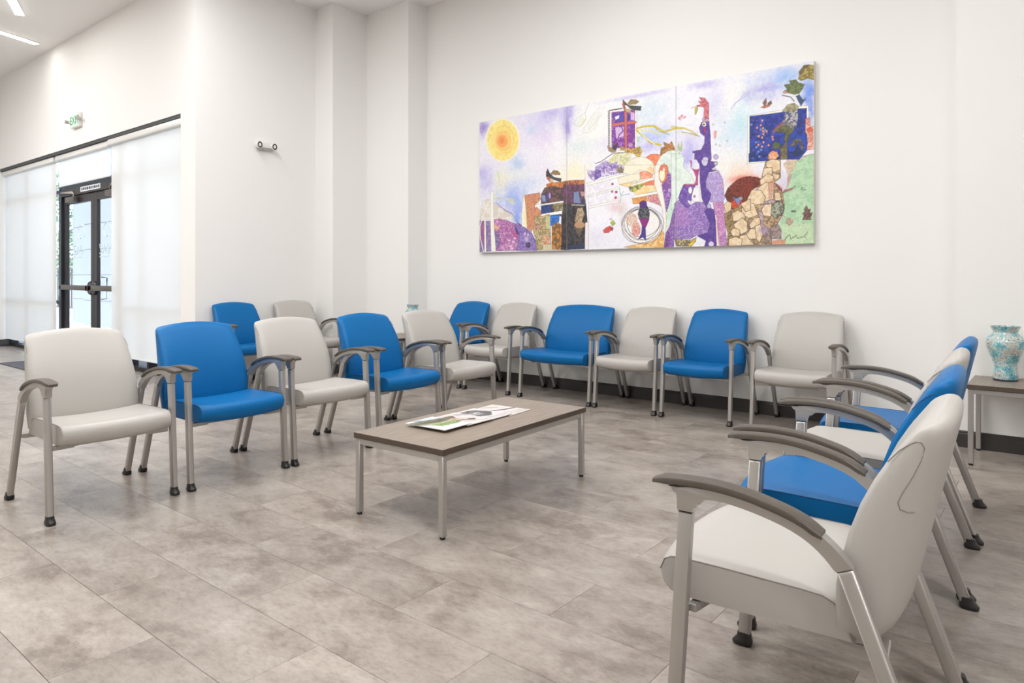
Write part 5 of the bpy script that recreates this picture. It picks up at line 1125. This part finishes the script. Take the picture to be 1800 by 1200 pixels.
('p','dfc39c',[3045,100,3102,112,3130,69,3179,18,3045,15],1,('ecd6b4',26,0.5)),
('l','54443c',[3045,100,3102,112,3130,69,3179,18,3045,15,3045,100],3.5,0.75),
('p','dfc39c',[3179,179,3228,197,3249,106,3221,31,3193,67],1,('ecd6b4',26,0.5)),
('l','54443c',[3179,179,3228,197,3249,106,3221,31,3193,67,3179,179],3.5,0.75),
('p','dfc39c',[2901,378,2938,411,2975,395,2967,331,2924,305],1,('ecd6b4',26,0.5)),
('l','54443c',[2901,378,2938,411,2975,395,2967,331,2924,305,2901,378],3.5,0.75),
('p','dfc39c',[2975,302,3033,327,3083,296,3097,253,3040,235,2989,230],1,('ecd6b4',26,0.5)),
('l','54443c',[2975,302,3033,327,3083,296,3097,253,3040,235,2989,230,2975,302],3.5,0.75),
('p','dfc39c',[2989,202,3069,261,3111,217,3118,139,3061,113,3011,158],1,('ecd6b4',26,0.5)),
('l','54443c',[2989,202,3069,261,3111,217,3118,139,3061,113,3011,158,2989,202],3.5,0.75),
('p','dfc39c',[2960,146,2997,173,3047,149,3047,100,2982,102],1,('ecd6b4',26,0.5)),
('l','54443c',[2960,146,2997,173,3047,149,3047,100,2982,102,2960,146],3.5,0.75),
('p','dfc39c',[2946,75,3011,94,3069,71,3061,11,2946,14],1,('ecd6b4',26,0.5)),
('l','54443c',[2946,75,3011,94,3069,71,3061,11,2946,14,2946,75],3.5,0.75),
('p','dfc39c',[3054,382,3139,419,3143,321,3097,309],1,('ecd6b4',26,0.5)),
('l','54443c',[3054,382,3139,419,3143,321,3097,309,3054,382],3.5,0.75),
('p','d89880',[3290,546,3337,570,3344,487,3324,406,3296,408],0.7,('b07c70',9,0.5)),
('p','6c6c5c',[3324,351,3364,383,3411,373,3427,317,3404,264,3351,240,3317,269],1,('a8ac98',12,0.5)),
('l','3c3c3c',[3324,351,3364,383,3411,373,3427,317,3404,264,3351,240],5,1),
('p','7c6864',[3317,173,3377,184,3404,135,3404,60,3324,62,3276,16,3255,99],0.9,('a08c84',16,0.5)),
('p','e0a078',[3324,49,3384,54,3437,52,3431,4,3324,7],0.9,('c88c68',14,0.5)),
('b','a890c8',[3255,141,35,34],0.8)]
# ------------------------------------------------------------------ the painting: three canvases side by side
# every stroke is given in millimetres on the canvases (x from the left edge, z from the bottom)
VEIN = ('dcaccc', 'b878c0', 'b890c8', 'bca4d4', 'b8a0d0', 'c8b8dc', 'd8a8cc', 'cba8d8', 'b48cc0', 'cc6c94', '8c70bc')
class Painter:
    """small raster painter whose result becomes a colour attribute of a flat mesh"""
    def __init__(s, w_, h_, step, base, seed=1):
        s.st = step; s.nx = int(round(w_/step))+1; s.nz = int(round(h_/step))+1
        s.X, s.Z = np.meshgrid(np.linspace(0, w_, s.nx), np.linspace(0, h_, s.nz)); s.seed = seed
        s.rng = np.random.default_rng(seed); s.img = np.empty((s.nz, s.nx, 3)); s.img[:] = base
        s.cache = {}
    def noise(s, scale):
        """smooth value noise, about `scale` mm between its bumps"""
        if scale in s.cache: return s.cache[scale]
        out = 0; amp = 1; tot = 0
        for k in range(2):
            sc = max(scale/(1.9**k), s.st*1.05); gx = s.X/sc; gz = s.Z/sc
            lat = s.rng.random((int(gz.max())+3, int(gx.max())+3)); ix, iz = gx.astype(int), gz.astype(int); fx, fz = gx-ix, gz-iz
            fx = fx*fx*(3-2*fx); fz = fz*fz*(3-2*fz)
            v = (lat[iz, ix]*(1-fx)+lat[iz, ix+1]*fx)*(1-fz)+(lat[iz+1, ix]*(1-fx)+lat[iz+1, ix+1]*fx)*fz
            out = out+v*amp; tot += amp; amp *= .6
        s.cache[scale] = out/tot; return s.cache[scale]
    @staticmethod
    def c(h): return np.array([int(h[i:i+2], 16) for i in (0, 2, 4)], float)
    def window(s, x0, x1, z0, z1):
        a = max(0, int(x0/s.st)-1); b = min(s.nx, int(x1/s.st)+2); c = max(0, int(z0/s.st)-1); d = min(s.nz, int(z1/s.st)+2)
        return (slice(c, d), slice(a, b)) if (b > a and d > c) else None
    def blend(s, w_, col, al): s.img[w_] = s.img[w_]*(1-al[..., None])+col*al[..., None]
    def blob(s, col, p, al):
        w_ = s.window(p[0]-2.2*p[2], p[0]+2.2*p[2], p[1]-2.2*p[3], p[1]+2.2*p[3])
        if not w_: return
        n = s.noise(60)[w_]-.5; n2 = s.noise(18)[w_]-.5
        d = ((s.X[w_]-p[0])/p[2]+n*1.1)**2+((s.Z[w_]-p[1])/p[3]+n2*.7)**2
        s.blend(w_, s.c(col), np.exp(-d*1.1)*al*(.75+.5*(n2+.5)))
    def poly(s, col, p, al=1, tex=None):
        q = np.array(p, float).reshape(-1, 2); w_ = s.window(q[:, 0].min(), q[:, 0].max(), q[:, 1].min(), q[:, 1].max())
        if not w_: return
        x, z = s.X[w_], s.Z[w_]; ins = np.zeros(x.shape, bool); x1, z1 = q[-1]
        for x2, z2 in q:
            if z1 != z2:
                ins ^= ((z1 > z) != (z2 > z)) & (x < (x2-x1)*(z-z1)/(z2-z1)+x1)
            x1, z1 = x2, z2
        colr = np.zeros(x.shape+(3,))+s.c(col)
        if tex:
            nz_ = s.noise(tex[1])[w_]
            t = (np.clip((nz_-tex[2])*9+.5, 0, 1) if tex[0] not in VEIN else np.clip((.085-abs(s.noise(tex[1]*2.2)[w_]-.5))*22, 0, 1)*.8+np.clip((nz_-.62)*8, 0, .6))
            t = np.clip(t, 0, 1)[..., None]; colr = colr*(1-t)+s.c(tex[0])*t
        s.blend(w_, colr, ins*al)
    def line(s, col, p, wid, al=1):
        q = np.array(p, float).reshape(-1, 2); r = wid/2
        for (x1, z1), (x2, z2) in zip(q, q[1:]):
            w_ = s.window(min(x1, x2)-r-4, max(x1, x2)+r+4, min(z1, z2)-r-4, max(z1, z2)+r+4)
            if not w_: continue
            dx, dz = x2-x1, z2-z1; L = dx*dx+dz*dz or 1
            t = np.clip(((s.X[w_]-x1)*dx+(s.Z[w_]-z1)*dz)/L, 0, 1); d = np.hypot(s.X[w_]-x1-t*dx, s.Z[w_]-z1-t*dz)
            s.blend(w_, s.c(col), np.clip((r+2-d)/3, 0, 1)*al*min(1, wid/3))
    def canvas(s, name, i0, i1, m, parent, to3d, gain=1.0):
        """mesh over columns i0..i1, one colour per vertex"""
        n = i1-i0+1; co = np.array([to3d(s.X[k, i], s.Z[k, i]) for k in range(s.nz) for i in range(i0, i1+1)])
        f = [(k*n+i, k*n+i+1, (k+1)*n+i+1, (k+1)*n+i) for k in range(s.nz-1) for i in range(n-1)]
        me = bpy.data.meshes.new(name); me.from_pydata(co.tolist(), [], f); me.materials.append(m)
        at = me.color_attributes.new('paint', 'FLOAT_COLOR', 'POINT')
        c = np.clip(s.img[:, i0:i1+1]/255*gain, 0, 1).reshape(-1, 3); c = np.where(c <= .04045, c/12.92, ((c+.055)/1.055)**2.4)
        at.data.foreach_set('color', np.concatenate([c, np.ones((len(c), 1))], 1).astype(np.float32).ravel())
        o = bpy.data.objects.new(name, me); COL.objects.link(o); o.parent = parent; return o
AX0, AZ0, AY, AW, AH = -5.283, 1.465, 5.965, 3665, 1501
pt = Painter(AW, AH, 4, (236, 234, 240), 4)
for o in ART:
    o = (o[0], o[1], [c-(17 if i % 2 else 0) if (o[0] != 'b' or i == 1) else c for i, c in enumerate(o[2])])+tuple(o[3:])
    if o[0] == 'b': pt.blob(o[1], o[2], o[3])
    elif o[0] == 'p':
        pt.poly(o[1], o[2], o[3], o[4])
        if o[3] >= .9 and o[1] not in ('f9e68c', 'f5a661', 'f08c4c', 'f8dc86', 'f6c878'): pt.line(''.join('%02x' % int(int(o[1][i:i+2], 16)*.5) for i in (0, 2, 4)), o[2]+o[2][:2], 3.5, .38)
    else: pt.line(o[1], o[2], o[3], o[4])
pt.img += ((pt.noise(14)-.5)*16+(pt.noise(7)-.5)*10)[..., None]
cuts = [0, int(1213/4), int(2441/4), pt.nx-1]
for k, lab in enumerate(['left painted canvas of three, with a yellow sun in a lilac sky', 'middle painted canvas of three, with a hanging bird over a nest',
                         'right painted canvas of three, with a purple tower and blue window']):
    i0, i1 = cuts[k]+(1 if k else 0), cuts[k+1]
    x0, x1 = AX0+pt.X[0, i0]/1000, AX0+pt.X[0, i1]/1000; z1 = AZ0+AH/1000
    t = thing('painting', lab, 'painting', ((x0+x1)/2, YB, AZ0), 0, 'three canvases of one long painting'); cx = (x0+x1)/2
    bm = bmesh.new(); box(bm, x0-cx, x1-cx, AY-YB+.0005, -.004, 0, AH/1000, .0015, 1); obj('stretched_canvas', bm, M['canvas'], t)
    pt.canvas('painted_face', i0, i1, M['painting'], t, lambda x, z, cx=cx: (AX0+x/1000-cx, AY-YB, z/1000))

# ------------------------------------------------------------------ magazines fanned along the coffee table
TT = .4132
def magazine(label, x, y, z, rz, seed):
    t = thing('magazine', label, 'magazine', (x, y, z), math.radians(rz), 'magazines on the coffee table'); a, b_ = .1375, .105
    bm = bmesh.new(); box(bm, -a, a, -b_, b_, 0, .0035, .0012, 1); obj('pages', bm, M['paper'], t)
    pm = Painter(275, 210, 4, (244, 240, 240), seed)
    full = [0, 0, 275, 0, 275, 210, 0, 210]
    if seed == 1:                                   # landscape: dark slope, meadow, white sky
        pm.poly('e6edf6', full, 1, ('fafafc', 45, .5)); pm.poly('5a6448', [25, 0, 120, 0, 150, 70, 160, 210, 60, 210, 40, 110], .95, ('8a9270', 14, .5)); pm.poly('a4ba5c', [120, 40, 205, 60, 215, 210, 150, 210], .95, ('6e8c3c', 9, .5))
        pm.poly('33302c', [60, 0, 90, 40, 120, 130, 110, 210, 85, 210, 75, 110], .9, ('6c5c44', 12, .5)); pm.line('f0e6cc', [105, 0, 150, 120, 140, 210], 9); pm.poly('8c94a0', [10, 40, 40, 60, 36, 100, 12, 90], .8); pm.poly('fafbfe', [208, 0, 275, 0, 275, 210, 218, 210])
    elif seed == 2:                                 # brown figure on pale pink
        pm.poly('ece0dd', full, 1, ('f4ece8', 40, .5)); pm.poly('4a3a32', [60, 0, 150, 30, 215, 140, 180, 165, 120, 90, 50, 130, 40, 60], .95, ('7c5a40', 14, .5)); pm.poly('dcae7c', [95, 30, 150, 80, 140, 115, 95, 80]); pm.poly('efe2dc', [130, 60, 180, 120, 160, 130, 130, 90]); pm.line('5c504c', [190, 20, 250, 190], 4)
        for k in range(5): pm.line('8c8484', [30+9*k, 150, 64+9*k, 205], 3)
    elif seed == 3:                                 # dark car-like photograph on white
        pm.poly('f0e8e8', full, 1, ('f8f2f0', 40, .5)); pm.poly('363536', [25, 40, 90, 5, 170, 20, 205, 120, 140, 195, 50, 170, 20, 110], .95, ('8a8684', 13, .5)); pm.poly('e2deda', [75, 60, 130, 45, 150, 110, 95, 130], .95, ('77736f', 11, .5)); pm.line('242424', [30, 60, 120, 30, 190, 110], 9); pm.line('6c6664', [225, 10, 236, 200], 4); pm.line('9c9694', [245, 10, 256, 200], 3)
    else:                                           # dark diagonal stroke on cream
        pm.poly('efe6e0', full, 1, ('f6f0ec', 40, .5)); pm.line('4c4a48', [40, 0, 110, 50, 150, 120, 165, 210], 20); pm.line('76706c', [15, 80, 75, 150], 8); pm.line('98908a', [200, 40, 225, 180], 5); pm.line('c4a890', [240, 0, 250, 210], 8)
    pm.img += ((pm.noise(8)-.5)*10)[..., None]
    pm.canvas('cover', 0, pm.nx-1, M['cover'], t, lambda u, v: (u/1000-a, v/1000-b_, .0040), .86)
for lab, x, y, k, rz, seed in [('magazine nearest the camera on the coffee table, green landscape cover, topmost', -2.555, 2.560, 3, 3, 1), ('magazine with a brown figure on its cover, second from the near end', -2.555, 2.735, 2, 1.5, 2),
                               ('magazine with a dark photo on a white cover, third from the near end', -2.570, 2.915, 1, 3, 3), ('pale magazine at the far end of the fanned row, lowest one', -2.575, 3.095, 0, 4.5, 4)]:
    magazine(lab, x, y, TT+.0046*k, rz, seed)
